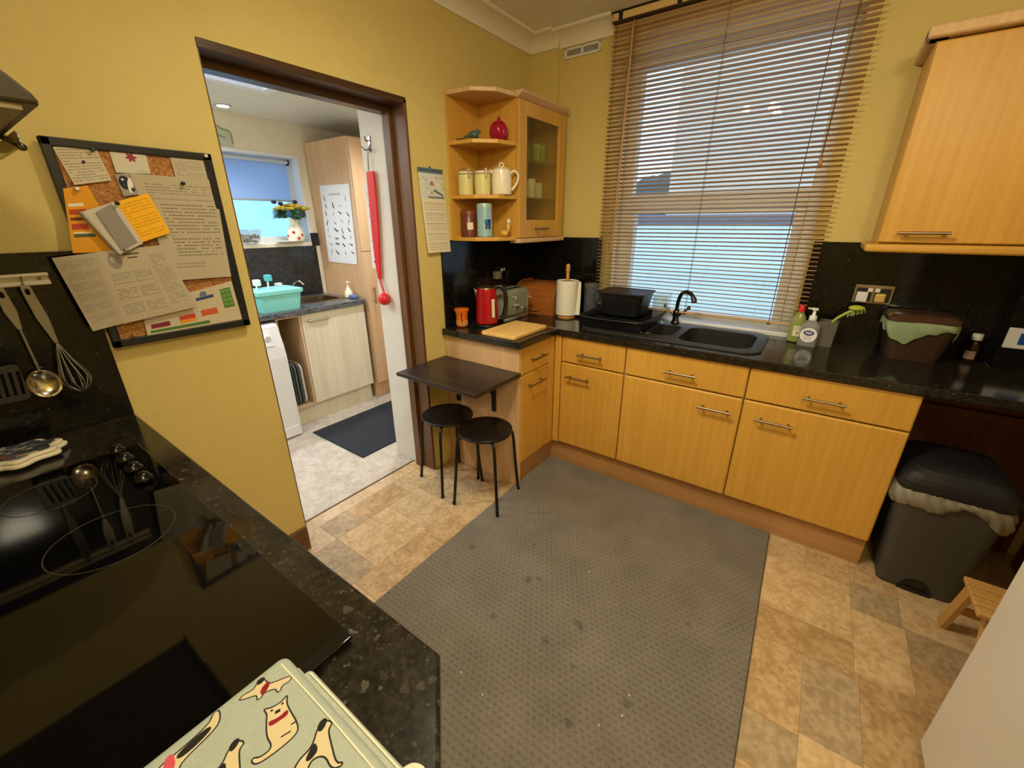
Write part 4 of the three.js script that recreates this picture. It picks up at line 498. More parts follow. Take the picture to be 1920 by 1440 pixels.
// fold-down table and stools
{
  const t = thing('fold_down_table', 'black folding table fixed to the end panel', 'table', [0.29, 0.72, 0.95]);
  obj('tabletop', flat(shapeOf([[0.006, 0.944], [0.572, 0.944], [0.572, 1.325], [0.006, 1.325]]), 0.716, 0.738, 0.004), M.tableTop, t);
  for (const x of [0.38, 0.1]) obj('bracket', [bx(x - .014, x + .014, 0.46, 0.714, 0.941, 0.951, .002), bx(x - .012, x + .012, 0.704, 0.715, 0.951, 1.19, .002), rod([x, 0.57, 0.952], [x, 0.706, 1.09], 0.008, 8)], M.blackMetal, t);
  const s = thing('stool', 'black round metal stool nearer the white reveal', 'stool', [0.165, 0, 1.115], { local: true, turn: -1.08 });
  obj('seat', [lathe(0, 0.43, 0, [[0, 0.012], [0.11, 0.012], [0.135, 0.016], [0.148, 0.02], [0.15, 0.014], [0.148, 0.004], [0.13, 0], [0, 0]], 48)], std(0x15120f, 0.33), s);
  for (let k = 0; k < 4; k++) { const a = k * Math.PI / 2, c = Math.cos(a), z = Math.sin(a); const l = obj('leg', tube([[c * .09, .424, z * .09], [c * .125, .424, z * .125], [c * .152, .408, z * .152], [c * .163, .36, z * .163], [c * .176, .2, z * .176], [c * .195, .008, z * .195]], 0.0085, 9, 36), M.blackMetal, s); obj('foot', cyl(c * .196, 0, z * .196, .0105, .0105, .014, 10), M.rubber, l); }
  const s2 = copy(s, [0.463, 0, 1.13], 'black round metal stool nearer the corner cabinet', -0.6);
}
// rug-like mat
{
  const W = 256, n = vnoise(30, 30, 96), n2 = vnoise(100, 100, 97); const fn = (x, y) => { const cy = Math.floor(y * 17), fy = y * 17 - cy, rx = x * 14 + (cy % 2) * 0.5, fx = rx - Math.floor(rx); return fx > 0.15 && fx < 0.75 && fy > 0.3 && fy < 0.68 ? 1 : 0; };
  // one weave over the whole mat, with its dark spills and pale crumbs where they lie
  const SX = 1.36, SZ = 1.9, spots = [[1.211, 1.703, .017], [1.276, 1.565, .02], [1.3, 1.58, .013], [.986, 1.737, .014], [1.548, 1.736, .016], [1.347, 1.731, .01], [1.034, 1.469, .014], [1.0, 1.5, .02], [.662, 1.494, .02], [1.637, 1.315, .012], [1.42, 1.9, .014], [.9, 1.3, .012]], crumbs = [[1.142, 1.994], [1.546, 1.706], [1.033, 1.98], [1.55, 1.78], [1.5, 1.85], [1.2, 1.3]];
  const wr = (a, p) => { a = Math.abs(a) % p; return Math.min(a, p - a); }, nb = vnoise(60, 80, 98), nl = vnoise(12, 16, 99);
  const map = tex(1536, 2048, SX, SZ, (x, y) => { const X = x * SX, Z = y * SZ, d = fn(X / .36, Z / .36), m = n(x * 30, y * 30) * 6 + n2((X / .2) * 100 % 100, (Z / .2) * 100 % 100) * 20 + nl(x * 12, y * 16) * 10 - 18; let b = d ? 103 : 117, k = 1; for (const [a, c, r] of spots) { const q = Math.hypot(wr(X - a, SX), wr(Z - c, SZ)) / r; if (q < 1.6) k *= 1 - 0.2 * Math.max(0, 1.1 + nb(x * 60, y * 80) * .5 - q) * .9; } for (const [a, c] of crumbs) if (Math.hypot(wr(X - a, SX), wr(Z - c, SZ)) < .0035) b = 190; return [(b + m) * k, (b * 0.935 + m) * k, (b * 0.85 + m) * k]; });
  const bump = tex(512, 512, 0.36, 0.36, (x, y) => { const v = fn(x, y) ? 60 : 200; return [v, v, v]; }, false);
  const t = thing('floor_mat', 'large grey textured rubber-backed mat on the kitchen floor', 'mat', [1.2, 0, 1.45]);
  obj('pile', flat(shapeOf([[0.53, 0.53], [1.838, 0.53], [1.866, 1.75], [1.88, 2.42], [0.545, 2.42]]), 0.0005, 0.009, 0.002), std(0xffffff, 0.92, 0, { map, bumpMap: bump, bumpScale: 0.0006 }), t);
  obj('edge_binding', [[[0.53, 0.532], [1.838, 0.532]], [[1.838, 0.532], [1.866, 1.75]], [[1.866, 1.75], [1.88, 2.42]], [[0.545, 2.42], [0.532, 0.53]]].map(([a, b]) => rod([a[0], 0.0045, a[1]], [b[0], 0.0045, b[1]], 0.004, 6)), std(0x524d45, 0.9), t);
}
{ // pedal bin
  const t = thing('pedal_bin', 'grey pedal bin with a black lid and clear liner', 'bin', [2.385, 0, 0.42], { local: true });
  const L = M.loft, R = M.rg; obj('body', L([R(0, .122, .155, .03), R(.02, .126, .16, .03), R(.49, .164, .178, .04), R(.49, .16, .174, .04), R(.01, .12, .15, .03)]), std(0x42403a, 0.55), t);
  obj('pedal_recess', alongZ(Array.from({ length: 13 }, (_, i) => [0.055 * Math.cos(i / 12 * Math.PI), 0.07 * Math.sin(i / 12 * Math.PI)]), .15, .1635), M.black, t); obj('pedal', bx(-.04, .04, .008, .022, .15, .172, .004), M.black, t);
  { const rs = []; for (let i = 0; i <= 7; i++) { const a = i / 7 * Math.PI / 2; rs.push(R(.5 + .095 * Math.sin(a), Math.max(.05, .172 * Math.pow(Math.cos(a), .55)), Math.max(.05, .186 * Math.pow(Math.cos(a), .45)), .045)); } obj('lid', L([R(.485, .17, .184, .045), ...rs]), std(0x17171a, 0.6), t); }
  { const n = 140, rows = 8, P = [], U = [], I = []; for (let j = 0; j <= rows; j++) for (let i = 0; i <= n; i++) { const a = i / n * Math.PI * 2, c = Math.cos(a), s = Math.sin(a), q = Math.pow(Math.abs(c) ** 6 + Math.abs(s) ** 6, -1 / 6), v = j / rows; const drop = .06 + .022 * Math.sin(a * 3 + 1) + .012 * Math.sin(a * 8) + (Math.abs(a - .7) < .35 ? .05 * Math.cos((a - .7) / .35 * Math.PI / 2) : 0); const y = .487 - drop * v, sw = .004 + .011 * Math.sin(v * 3) + .004 * Math.sin(a * 31 + v * 5) + .003 * Math.sin(a * 57 - v * 7); P.push(c * q * (.167 + sw), y, s * q * (.181 + sw)); U.push(i / n, v); }
    for (let j = 0; j < rows; j++) for (let i = 0; i < n; i++) { const a = j * (n + 1) + i, b = a + 1, c = a + n + 1, d = c + 1; I.push(a, c, b, b, c, d); } const g = new THREE.BufferGeometry(); g.setAttribute('position', new THREE.Float32BufferAttribute(P, 3)); g.setAttribute('uv', new THREE.Float32BufferAttribute(U, 2)); g.setIndex(I); g.computeVertexNormals(); g.userData.keepUV = true; obj('liner', g, phys({ color: 0xc9c0ac, roughness: 0.3, transmission: 0.6, thickness: 0, side: THREE.DoubleSide }), t).userData.label = 'crumpled clear liner folded over the rim'; }
}
{ // folding step stool, half hidden by the fridge
  const t = thing('step_stool', 'small folding wooden step stool between bin and fridge', 'step stool', [2.62, 0, 0.86]); const w = std(0xffffff, 0.45, 0, { map: wood(0xd8aa62, 0xae7f3e, 98) }), wH = std(0xffffff, 0.45, 0, { map: turned(wood(0xd8aa62, 0xae7f3e, 99)) });
  for (let i = 0; i < 4; i++) obj('tread', bx(2.43, 2.8, 0.272, 0.29, 0.78 + i * 0.05, 0.824 + i * 0.05, .004), wH, t);
  for (const x of [2.445, 2.765]) { obj('leg', alongX([[0.695, 0], [0.745, 0], [0.835, 0.27], [0.785, 0.27]], x, x + .02, .003), w, t); obj('leg', alongX([[1.02, 0], [1.06, 0], [0.925, 0.27], [0.885, 0.27]], x + .022, x + .042, .003), w, t); }
  obj('crossbar', bx(2.465, 2.765, 0.1, 0.13, 0.735, 0.755, .003), wH, t); obj('crossbar', bx(2.487, 2.765, 0.06, 0.09, 0.985, 1.003, .003), wH, t);
}
{ // fridge freezer
  const t = thing('fridge_freezer', 'tall white fridge freezer at the right edge', 'fridge', [2.62, 0, 1.64]); obj('cabinet', bx(2.37, 2.93, 0.03, 1.74, 1.336, 1.936, .008), M.white, t);
  obj('door', bx(2.31, 2.368, 0.03, 0.78, 1.334, 1.938, .012, 4), std(0xe2ddd2, 0.3), t); obj('door', bx(2.31, 2.368, 0.79, 1.74, 1.334, 1.938, .012, 4), std(0xe2ddd2, 0.3), t);
  obj('base', bx(2.35, 2.92, 0.0, 0.03, 1.35, 1.93), M.black, t);
}

// ================================================================= HOB END
{
  const s = shapeOf([[0.012, 2.405], [1.434, 2.405], [1.538, 2.508], [1.538, 3.05], [0.012, 3.05]]);
  tag(obj('hob_worktop', flat(s, WB, WT, 0.006, 3), M.granite), 'speckled black worktop with cut-off corner carrying the hob', 'worktop');
  const c = thing('hob_cabinet', 'beech base cabinet underneath the hob worktop', 'cabinet', [0.75, 0.15, 2.76]); obj('carcass', bx(0.02, 1.42, 0.15, WB - .001, 2.47, 3.04), M.beechPale, c);
  for (const [a, b] of [[0.02, 0.49], [0.49, 0.96], [0.96, 1.43]]) { const d = obj('door', bx(a + .002, b - .002, 0.155, 0.866, 2.449, 2.469, .006), M.beech, c); obj('handle', [rod([b - .2, .8, 2.417], [b - .05, .8, 2.417], .0055), rod([b - .18, .8, 2.417], [b - .18, .8, 2.45], .005), rod([b - .07, .8, 2.417], [b - .07, .8, 2.45], .005)], M.steel, d); }
  obj('plinth', bx(0.02, 1.4, 0, 0.149, 2.51, 3.04), M.beechPale, c);
  const h = thing('ceramic_hob', 'black ceramic hob with printed rings and four knobs', 'hob', [0.6, WT, 2.73]);
  obj('glass', bx(0.3, 0.884, WT + .0003, WT + 0.006, 2.466, 2.985, .002), M.blackGloss, h);
  const ring = (x, z, r) => new THREE.TorusGeometry(r, 0.0011, 4, 72).scale(1, 1, 0.3).rotateX(Math.PI / 2).translate(x, WT + 0.0062, z);
  for (const [x, z, r] of [[0.735, 2.615, .098], [0.44, 2.66, .078], [0.735, 2.85, .078], [0.44, 2.87, .098]]) obj('ring', ring(x, z, r), std(0x413a30, 0.4), h);
  for (let i = 0; i < 4; i++) { const x = 0.325 + i * 0.075; const k = obj('knob', lathe(x, WT + 0.006, 2.517 , [[0, 0], [0.02, 0], [0.019, 0.012], [0.014, 0.016], [0.013, 0.022], [0.006, 0.027], [0, 0.028]], 24), std(0x0b0b0b, 0.08), h); }
  const g = thing('glass_worktop_saver', 'black glass worktop saver beside the hob', 'worktop saver', [1.1, WT, 2.72]); obj('plate', bx(0.89, 1.316, WT + .006, WT + 0.013, 2.468, 2.97, .002), M.blackGloss, g); for (const [x, z] of [[.91, 2.49], [1.295, 2.49], [.91, 2.95], [1.295, 2.95]]) obj('foot', cyl(x, WT + .0003, z, .009, .009, .006, 12), M.rubber, g);
}
{ // folded tea towel with dogs
  const T = canvasTex(1024, 640, (x, w, h) => {
    x.fillStyle = '#9fa79c'; x.fillRect(0, 0, w, h);
    let q = 5; for (let i = 0; i < 4000; i++) { q = (q * 48271) % 2147483647; x.fillStyle = (q & 1) ? 'rgba(255,250,230,0.06)' : 'rgba(90,100,90,0.05)'; x.fillRect(q % w, (q >> 10) % h, 14, 2); x.fillRect((q >> 5) % w, (q >> 12) % h, 2, 14); }
    // units: 1 px = 0.36 mm; right = -z, down = +x
    const at = (z, X) => [(2.92 - z) / 0.39 * w, (X - 1.29) / 0.245 * h];
    const cream = '#c9b994', blk = '#161616', red = '#80101f';
    const poly = (pts, fill, lw = 4) => { x.beginPath(); const n = pts.length, mid = (i) => [(pts[i % n][0] + pts[(i + 1) % n][0]) / 2, (pts[i % n][1] + pts[(i + 1) % n][1]) / 2]; x.moveTo(...mid(0)); for (let i = 1; i <= n; i++) { const p = pts[i % n], m = mid(i); x.quadraticCurveTo(p[0], p[1], m[0], m[1]); } x.closePath(); x.fillStyle = fill; x.fill(); if (lw) { x.lineWidth = lw; x.strokeStyle = blk; x.stroke(); } };
    const dog = (z, X, rot, s, f) => { x.save(); x.translate(...at(z, X)); x.rotate(rot); x.scale(s, s); x.lineJoin = 'round'; f(); x.restore(); };
    const long = () => { poly([[-85, 10], [-70, -8], [-40, -14], [-30, -40], [-6, -46], [6, -24], [20, -18], [85, -26], [92, -18], [84, -2], [60, 4], [56, 26], [44, 26], [40, 8], [0, 10], [-8, 30], [-22, 30], [-22, 10], [-60, 12]], cream); poly([[-36, -44], [-20, -56], [-4, -52], [-10, -34], [-28, -26]], blk, 0); poly([[-14, -10], [8, -34], [18, -20], [2, 20], [-12, 14]], red, 0); };
    const sit = () => { poly([[-34, -70], [-26, -46], [-30, -30], [-38, 20], [-26, 60], [-60, 66], [-74, 54], [-82, 62], [-70, 80], [-20, 78], [36, 66], [44, 40], [30, -24], [28, -48], [36, -72], [16, -58], [-14, -58]], cream); poly([[-28, -22], [0, -14], [28, -26], [26, -6], [2, -4], [-26, -2]], red, 0); x.fillStyle = blk; x.fillRect(-6, -40, 14, 9); x.fillRect(-16, -52, 6, 6); x.fillRect(14, -54, 6, 6); x.fillRect(26, 26, 14, 4); x.fillRect(-4, 44, 26, 4); };
    const stand = () => { poly([[-58, 30], [-46, -6], [-8, -24], [4, -66], [30, -76], [44, -60], [30, -50], [36, -10], [44, 40], [60, 44], [56, 52], [32, 48], [20, 8], [-14, 4], [-26, 40], [-58, 52]], cream); poly([[2, -66], [16, -84], [32, -80], [24, -60], [10, -50]], blk, 0); poly([[-12, -24], [-2, -34], [6, -10], [-14, 6], [-28, 2]], blk, 0); };
    const sausage = () => { poly([[-100, 40], [-92, 14], [-60, -6], [-40, -8], [60, -36], [74, -70], [90, -66], [88, -30], [70, -6], [-20, 26], [-26, 46], [-40, 46], [-46, 30], [-74, 32], [-80, 44]], cream); poly([[-34, -6], [58, -34], [64, -12], [-20, 18]], blk, 0); poly([[-58, -14], [-34, -22], [-30, 22], [-48, 40], [-60, 36]], '#c24a5c', 0); };
    dog(2.59, 1.326, 0.6, 0.85, long); dog(2.597, 1.376, 0.3, 1.0, sit); dog(2.668, 1.322, 0.2, 0.95, sausage); dog(2.59, 1.44, 0.5, 1.1, stand); dog(2.655, 1.378, 0.5, 1.0, stand); dog(2.72, 1.40, 0.1, 0.9, long); dog(2.73, 1.46, 0, 0.9, sit); dog(2.66, 1.47, 0.1, 0.9, long); dog(2.8, 1.35, 0, 0.9, stand); dog(2.82, 1.44, 0, 0.9, sausage);
  });
  const t = thing('tea_towel', 'folded pale green tea towel printed with dogs in scarves', 'tea towel', [1.42, WT, 2.72]);
  const cl = std(0xffffff, 0.95, 0, { map: T }), plain = std(0xffffff, 0.95, 0, { map: mottle(0xa9ad9f, 14, 50, 110, 77, 256, 0.12) });
  const slab = (x0, x1, z0, z1, y0, y1, map) => { const nx = 20, nz = 26, g = new RoundedBoxGeometry(x1 - x0, y1 - y0, z1 - z0, 8, Math.min((y1 - y0) * .5, .012)), p = g.attributes.position; g.translate((x0 + x1) / 2, (y0 + y1) / 2, (z0 + z1) / 2); const uv = new Float32Array(p.count * 2); for (let i = 0; i < p.count; i++) { const x = p.getX(i), z = p.getZ(i); uv[i * 2] = (2.92 - z) / 0.39; uv[i * 2 + 1] = 1 - (x - 1.29) / 0.245; } g.setAttribute('uv', new THREE.BufferAttribute(uv, 2)); g.userData.keepUV = map; g.computeVertexNormals(); return g; };
  obj('top_fold', slab(1.297, 1.53, 2.55, 2.92, 0.942, 0.967, true), cl, t);
  obj('fold', slab(1.325, 1.535, 2.535, 2.91, 0.928, 0.944, false), plain, t); obj('fold', slab(1.3, 1.532, 2.541, 2.9, 0.9235, 0.93, false), plain, t);
  for (const q of [tube([[1.31, .9665, 2.562], [1.4, .9675, 2.561], [1.52, .967, 2.562]], .0012, 5), tube([[1.335, .9445, 2.5405], [1.42, .9445, 2.54], [1.52, .9445, 2.5405]], .0016, 5)]) obj('seam', q, std(0xdedcc6, 0.95), t);
  obj('hanging_loop', tube([[1.508, .934, 2.546], [1.518, .937, 2.528], [1.53, .935, 2.524], [1.536, .932, 2.534], [1.53, .93, 2.545]], .0032, 7, 30), std(0xd5d3bd, 0.95), t);
}
{ // utensil rail
  const t = thing('utensil_rail', 'white metal utensil rail on the black splashback', 'rail', [0.02, 1.355, 2.7]); obj('rail', [bx(0.012, 0.03, 1.34, 1.352, 2.478, 3.0, .003), bx(0.012, 0.02, 1.34, 1.372, 2.478, 3.0, .002), bx(0.02, 0.032, 1.364, 1.372, 2.478, 3.0, .002)], std(0xd6cfb8, 0.3), t); obj('screw', ball(0.021, 1.357, 2.497, .004, .5, 1, 1, 10), std(0x6f7f58, 0.4), t);
  const grip = (z0, y0, z1, y1, w0, w1) => { const s = [[-z0 - w0, y0], [-z0 - w0 * .9, y0 + .014], [-z0 + w0 * .9, y0 + .014], [-z0 + w0, y0], [-(z0 * .5 + z1 * .5) + w0 * 1.15, (y0 + y1) / 2], [-z1 + w1, y1], [-z1 - w1, y1], [-(z0 * .5 + z1 * .5) - w0 * 1.15, (y0 + y1) / 2]]; const sh = shapeOf(s); const hole = new THREE.Path(); hole.absellipse(-z0, y0 - .004, .004, .008, 0, Math.PI * 2); sh.holes.push(hole); return ext(sh, .009, .002).rotateY(Math.PI / 2).translate(.036, 0, 0); };
  const st = std(0x8d887e, 0.38, 0.85), cap = (z) => tube([[0.04, 1.334, z], [0.03, 1.356, z], [0.034, 1.366, z]], .002, 6);
  const w = thing('whisk', 'steel balloon whisk hanging nearest the pinboard', 'whisk', [0.04, 1.03, 2.53]); obj('handle', [grip(2.531, 1.33, 2.516, 1.18, .011, .005), cap(2.531)], st, w);
  for (let k = 0; k < 5; k++) { const a = k / 5 * Math.PI, c = Math.cos(a) * .03, s = Math.sin(a) * .03; obj('wire', tube([[.04, 1.185, 2.516], [.044 + s * .35, 1.13, 2.513 + c * .5], [.05 + s, 1.065, 2.506 + c], [.05, 1.03, 2.504], [.05 - s, 1.065, 2.506 - c], [.044 - s * .35, 1.13, 2.513 - c * .5], [.04, 1.185, 2.516]], .0016, 6, 48), st, w); }
  const l = thing('ladle', 'steel serving spoon hanging behind the whisk', 'spoon', [0.04, 1.04, 2.57]); obj('handle', [grip(2.578, 1.328, 2.572, 1.23, .011, .005), rod([.04, 1.235, 2.572], [.042, 1.11, 2.57], .004, 8), cap(2.578)], st, l); { const g = new THREE.SphereGeometry(.042, 28, 14, 0, Math.PI * 2, 0, Math.PI / 2).scale(1, .5, .82).rotateZ(-Math.PI / 2).rotateY(Math.PI).rotateX(.15).translate(.036, 1.072, 2.57); obj('bowl', [g], std(0xcfc6b4, 0.18, 1, { side: THREE.DoubleSide }), l); }
  const n = thing('slotted_turner', 'dark grey slotted turner at the left edge', 'turner', [0.04, 1.03, 2.64]); { const s = rrect(-2.675, -2.604, 1.04, 1.142, .012); for (let i = 0; i < 4; i++) { const p = new THREE.Path(), z = -2.662 + i * .0145; p.moveTo(z, 1.056); p.lineTo(z + .006, 1.056); p.lineTo(z + .012, 1.122); p.lineTo(z + .006, 1.122); s.holes.push(p); } obj('blade', ext(s, .005, .001).rotateY(Math.PI / 2).translate(.04, 0, 0), std(0x2c2a25, 0.4), n); } obj('handle', [grip(2.64, 1.328, 2.64, 1.14, .01, .006), cap(2.64)], std(0x2c2a25, 0.4), n);
  // scalloped spoon rest leaning at the back of the hob
  const r = thing('spoon_rest', 'scalloped cream dish with a painted dark picture behind the hob', 'dish', [0.15, WT + .006, 2.67]);
  const sc = (k) => { const s = new THREE.Shape(); for (let i = 0; i <= 72; i++) { const a = i / 72 * Math.PI * 2, q = 1 + .1 * Math.sin(a * 7 + 1); const X = .15 + Math.cos(a) * .07 * k * q, Z = 2.675 + Math.sin(a) * .085 * k * q; i ? s.lineTo(X, Z) : s.moveTo(X, Z); } return s; };
  obj('rim', [flat(sc(1), WT + .007, WT + .018, .004, 2), flat(sc(.93), WT + .018, WT + .028, .004, 2)], M.ceramic, r);
  { const g = flat(sc(.78), WT + .0282, WT + .0305, .0006, 1), p = g.attributes.position, uv = new Float32Array(p.count * 2); for (let i = 0; i < p.count; i++) { uv[2 * i] = (p.getZ(i) - 2.59) / .17; uv[2 * i + 1] = (p.getX(i) - .08) / .14; } g.setAttribute('uv', new THREE.BufferAttribute(uv, 2)); g.userData.keepUV = true; obj('picture', g, std(0xffffff, 0.25, 0, { map: canvasTex(256, 256, (x, w, h) => { x.fillStyle = '#3c4450'; x.fillRect(0, 0, w, h); const c = ['#2a3340', '#7d8288', '#8c3a34', '#b9a98a', '#5d6670', '#1c2026']; let q = 9; for (let i = 0; i < 120; i++) { q = (q * 48271) % 2147483647; x.fillStyle = c[q % 6]; x.fillRect((q >> 4) % w, (q >> 12) % h, 10 + (q >> 3) % 30, 6 + (q >> 6) % 14); } }) }), r); }
}
{ // cooker hood, only its front corner in view
  const t = thing('cooker_hood', 'dark grey cooker hood at the upper left edge', 'cooker hood', [0.6, 1.64, 2.78]); const g = std(0x3a332a, 0.4, 0.3);
  obj('canopy', [alongX([[2.53, 1.641], [2.529, 1.646], [2.533, 1.654], [2.55, 1.672], [2.58, 1.696], [2.63, 1.724], [2.7, 1.745], [2.8, 1.757], [3.05, 1.762], [3.05, 1.641]], 0.3, 0.9, .004)], g, t); obj('underside', bx(0.31, 0.89, 1.634, 1.643, 2.545, 3.04), std(0x8a7f68, 0.4, 0.4), t);
  obj('visor', sheet([[0.69, 1.634, 2.531], [0.31, 1.634, 2.531], [0.31, 1.612, 2.5295], [0.69, 1.612, 2.5295]], .003), phys({ color: 0xcbbf96, roughness: .0, transmission: .9, thickness: 0 }), t); obj('visor_rod', rod([0.43, 1.662, 2.524], [0.67, 1.614, 2.527], .006, 12), g, t);
}

// ================================================================= UTILITY ROOM
{
  const fx = -1.28;
  struct('trim_11', bx(UX0, UX0 + .012, 0.9, 1.318, 0.6, 2.3, .002), M.slateSplash, scene, 'dark grey splashback under the utility window'); struct('trim_12', bx(UX0, UX0 + .013, 1.318, 1.42, 0.565, 0.632, .002), M.slateSplash);
  { const s = shapeOf([[UX0 + .012, .585], [fx + .03, .585], [fx + .03, 2.2], [UX0 + .012, 2.2]]); s.holes.push(rrect(-1.75, -1.42, .66, .98, .05, THREE.Path)); tag(obj('utility_worktop', flat(s, .872, .91, .005, 2), M.greyTop), 'mid grey worktop in the utility room', 'worktop'); }
  const sk = thing('utility_sink', 'small stainless steel inset sink in the grey worktop', 'sink', [-1.58, .91, .82]); { const a = rrect(-1.77, -1.4, .64, 1.0, .06); a.holes.push(rrect(-1.73, -1.44, .68, .96, .05, THREE.Path)); const b = rrect(-1.735, -1.435, .675, .965, .055); b.holes.push(rrect(-1.73, -1.44, .68, .96, .05, THREE.Path)); obj('rim', flat(a, .9102, .914, .001), M.steel, sk); obj('bowl', [flat(b, .78, .912), flat(rrect(-1.735, -1.435, .675, .965, .055), .776, .78)], M.steel, sk); }
  const tp = thing('utility_tap', 'low chrome tap behind the utility sink', 'tap', [-1.79, .91, .95]); obj('body', [cyl(-1.79, .9105, .9, .02, .016, .06), tube([[-1.79, .97, .9], [-1.77, 1.03, .89], [-1.72, 1.05, .87], [-1.68, 1.02, .85]], .009, 10)], M.chrome, tp); obj('lever', rod([-1.79, .965, .9], [-1.78, .985, .97], .006), M.chrome, tp);
  const pale = std(0xffffff, 0.45, 0, { map: wood(0xe4dcc6, 0xc8bb9c, 101) }), paleIn = std(0xb79c78, 0.6);
  const c = thing('utility_cabinet', 'cream base cabinet under the utility sink', 'cabinet', [-1.55, .15, .86]); obj('carcass', bx(-1.83, fx - .021, .15, .775, .59, 1.135), paleIn, c); const d = obj('door', bx(fx - .02, fx, .155, .866, .588, 1.132, .004, 3), pale, c); obj('handle', [bx(fx, fx + .022, .806, .818, .92, 1.09, .004), bx(fx, fx + .01, .8, .824, .925, .94, .003), bx(fx, fx + .01, .8, .824, 1.07, 1.085, .003)], std(0xb4ad9c, 0.3, 0.5), d);
  tag(obj('utility_plinth', bx(fx - .06, fx - .044, 0, .149, .59, 1.33, .002), pale), 'pale plinth along the utility cabinets', 'plinth');
  const o = thing('open_tray_unit', 'narrow open pale wooden unit for trays', 'cabinet', [-1.55, .15, 1.235]); obj('carcass', [bx(-1.83, fx, .15, .87, 1.137, 1.152, .001), bx(-1.83, fx, .15, .87, 1.305, 1.32, .001), bx(-1.83, fx, .15, .166, 1.152, 1.305, .001), bx(-1.83, fx, .855, .87, 1.152, 1.305, .001), bx(-1.83, -1.815, .166, .855, 1.152, 1.305)], std(0xffffff, 0.5, 0, { map: wood(0xd2b591, 0xb08f68, 102) }), o);
  [['dark green tray standing nearest the washing machine', 1.285, 0x33453c, .1], ['dark green tray second from the washing machine', 1.26, 0x3a4d43, .06], ['grey tray third from the washing machine', 1.236, 0x6b6f6a, .02], ['dark grey tray beside the white one', 1.212, 0x474a4a, 0], ['white tray nearest the cupboard door', 1.188, 0xdedbd2, -.01]].forEach(([l, z, col, a]) => { const s = rrect(-1.79, fx - .02, .168, .5 + a * .4, .05); tag(obj('tray', ext(s, .012, .004, 2).translate(0, 0, z), std(col, 0.45)), l, 'tray'); });
  // washing machine
  const w = thing('washing_machine', 'white front-loading washing machine partly behind the doorway edge', 'washing machine', [-1.46, 0, 1.64]);
  { const P = [[-1.78, .012], [-1.165, .012], [-1.165, .62], [-1.175, .7], [-1.215, .835], [-1.235, .85], [-1.78, .85]]; obj('body', alongZ(P, 1.34, 1.935, .006), M.whiteGloss, w); }
  obj('door', [lathe(0, 0, 0, [[0, .02], [.1, .018], [.15, .006], [.17, 0], [0, 0]], 40).rotateZ(-Math.PI / 2).translate(-1.166, .42, 1.64)], M.whiteGloss, w); obj('kick_panel', bx(-1.168, -1.161, .02, .09, 1.36, 1.92, .002), M.white, w); obj('dial', rod([-1.195, .775, 1.44], [-1.17, .768, 1.44], .02, 20), M.white, w); obj('display_panel', alongZ([[-1.176, .712], [-1.172, .712], [-1.204, .81], [-1.208, .81]], 1.4, 1.8, .001), M.upvc, w);
  // tall cupboard
  const tc = thing('tall_cupboard', 'tall light wood cupboard reaching near the utility ceiling', 'cupboard', [-1.54, 0, .3]); const tw = std(0xffffff, 0.42, 0, { map: wood(0xd7b48c, 0xb98f62, 103) });
  obj('carcass', bx(-1.84, -1.27, .15, 2.1, .02, .56, .003), tw, tc); obj('door', bx(-1.269, -1.25, .155, 1.28, .022, .557, .003), tw, tc); obj('door', bx(-1.269, -1.25, 1.285, 2.095, .022, .557, .003), tw, tc); obj('plinth', bx(-1.84, -1.31, 0, .149, .03, .555), tw, tc); obj('handle', [rod([-1.222, .86, .5], [-1.222, 1.0, .5], .005), rod([-1.25, .88, .5], [-1.222, .88, .5], .004), rod([-1.25, .98, .5], [-1.222, .98, .5], .004)], M.steel, tc);
  // posters on the tall cupboard
  const birds = (n, s0) => (x, w, h) => { x.fillStyle = '#e6e6e8'; x.fillRect(0, 0, w, h); x.strokeStyle = '#77777c'; x.lineWidth = 6; x.beginPath(); for (let i = 0; i < 16; i++) x[i ? 'lineTo' : 'moveTo'](w * .3 + i * w * .025, h * .115 + (i % 2 ? -7 : 7)); x.stroke(); let q = s0; const R = () => { q = (q * 48271) % 2147483647; return (q % 10000) / 10000; }; for (let r = 0; r < n; r++) for (let c = 0; c < 4; c++) { const X = w * (.14 + c * .24) + (R() - .5) * 30, Y = h * (.08 + .08 + r * .8 / n) + (R() - .5) * 26; if (r === 0 && (c === 1 || c === 2) && Y < h * .2) continue; x.save(); x.translate(X, Y); x.rotate(R() * 2.6 - .4); const s = .5 + R() * .9, k = R(); x.fillStyle = k > .7 ? '#1a1a1e' : k > .35 ? '#5a5d66' : '#98a0ae'; x.beginPath(); x.ellipse(0, 0, 24 * s, 8 * s, 0, 0, 7); x.fill(); x.beginPath(); x.arc(22 * s, -6 * s, 7 * s, 0, 7); x.fill(); x.beginPath(); x.moveTo(-20 * s, 0); x.lineTo(-44 * s, 8 * s); x.lineTo(-22 * s, 6 * s); x.fill(); x.restore(); } };
  tag(obj('bird_poster', sheet([[-1.7, 1.785, .563], [-1.3, 1.78, .563], [-1.325, 1.18, .563], [-1.735, 1.185, .563]].map((p) => [p[0], p[1], p[2]]), .0016, .002), std(0xffffff, 0.55, 0, { map: canvasTex(512, 768, birds(8, 17)) })), 'white poster of small bird silhouettes facing the sink', 'poster');
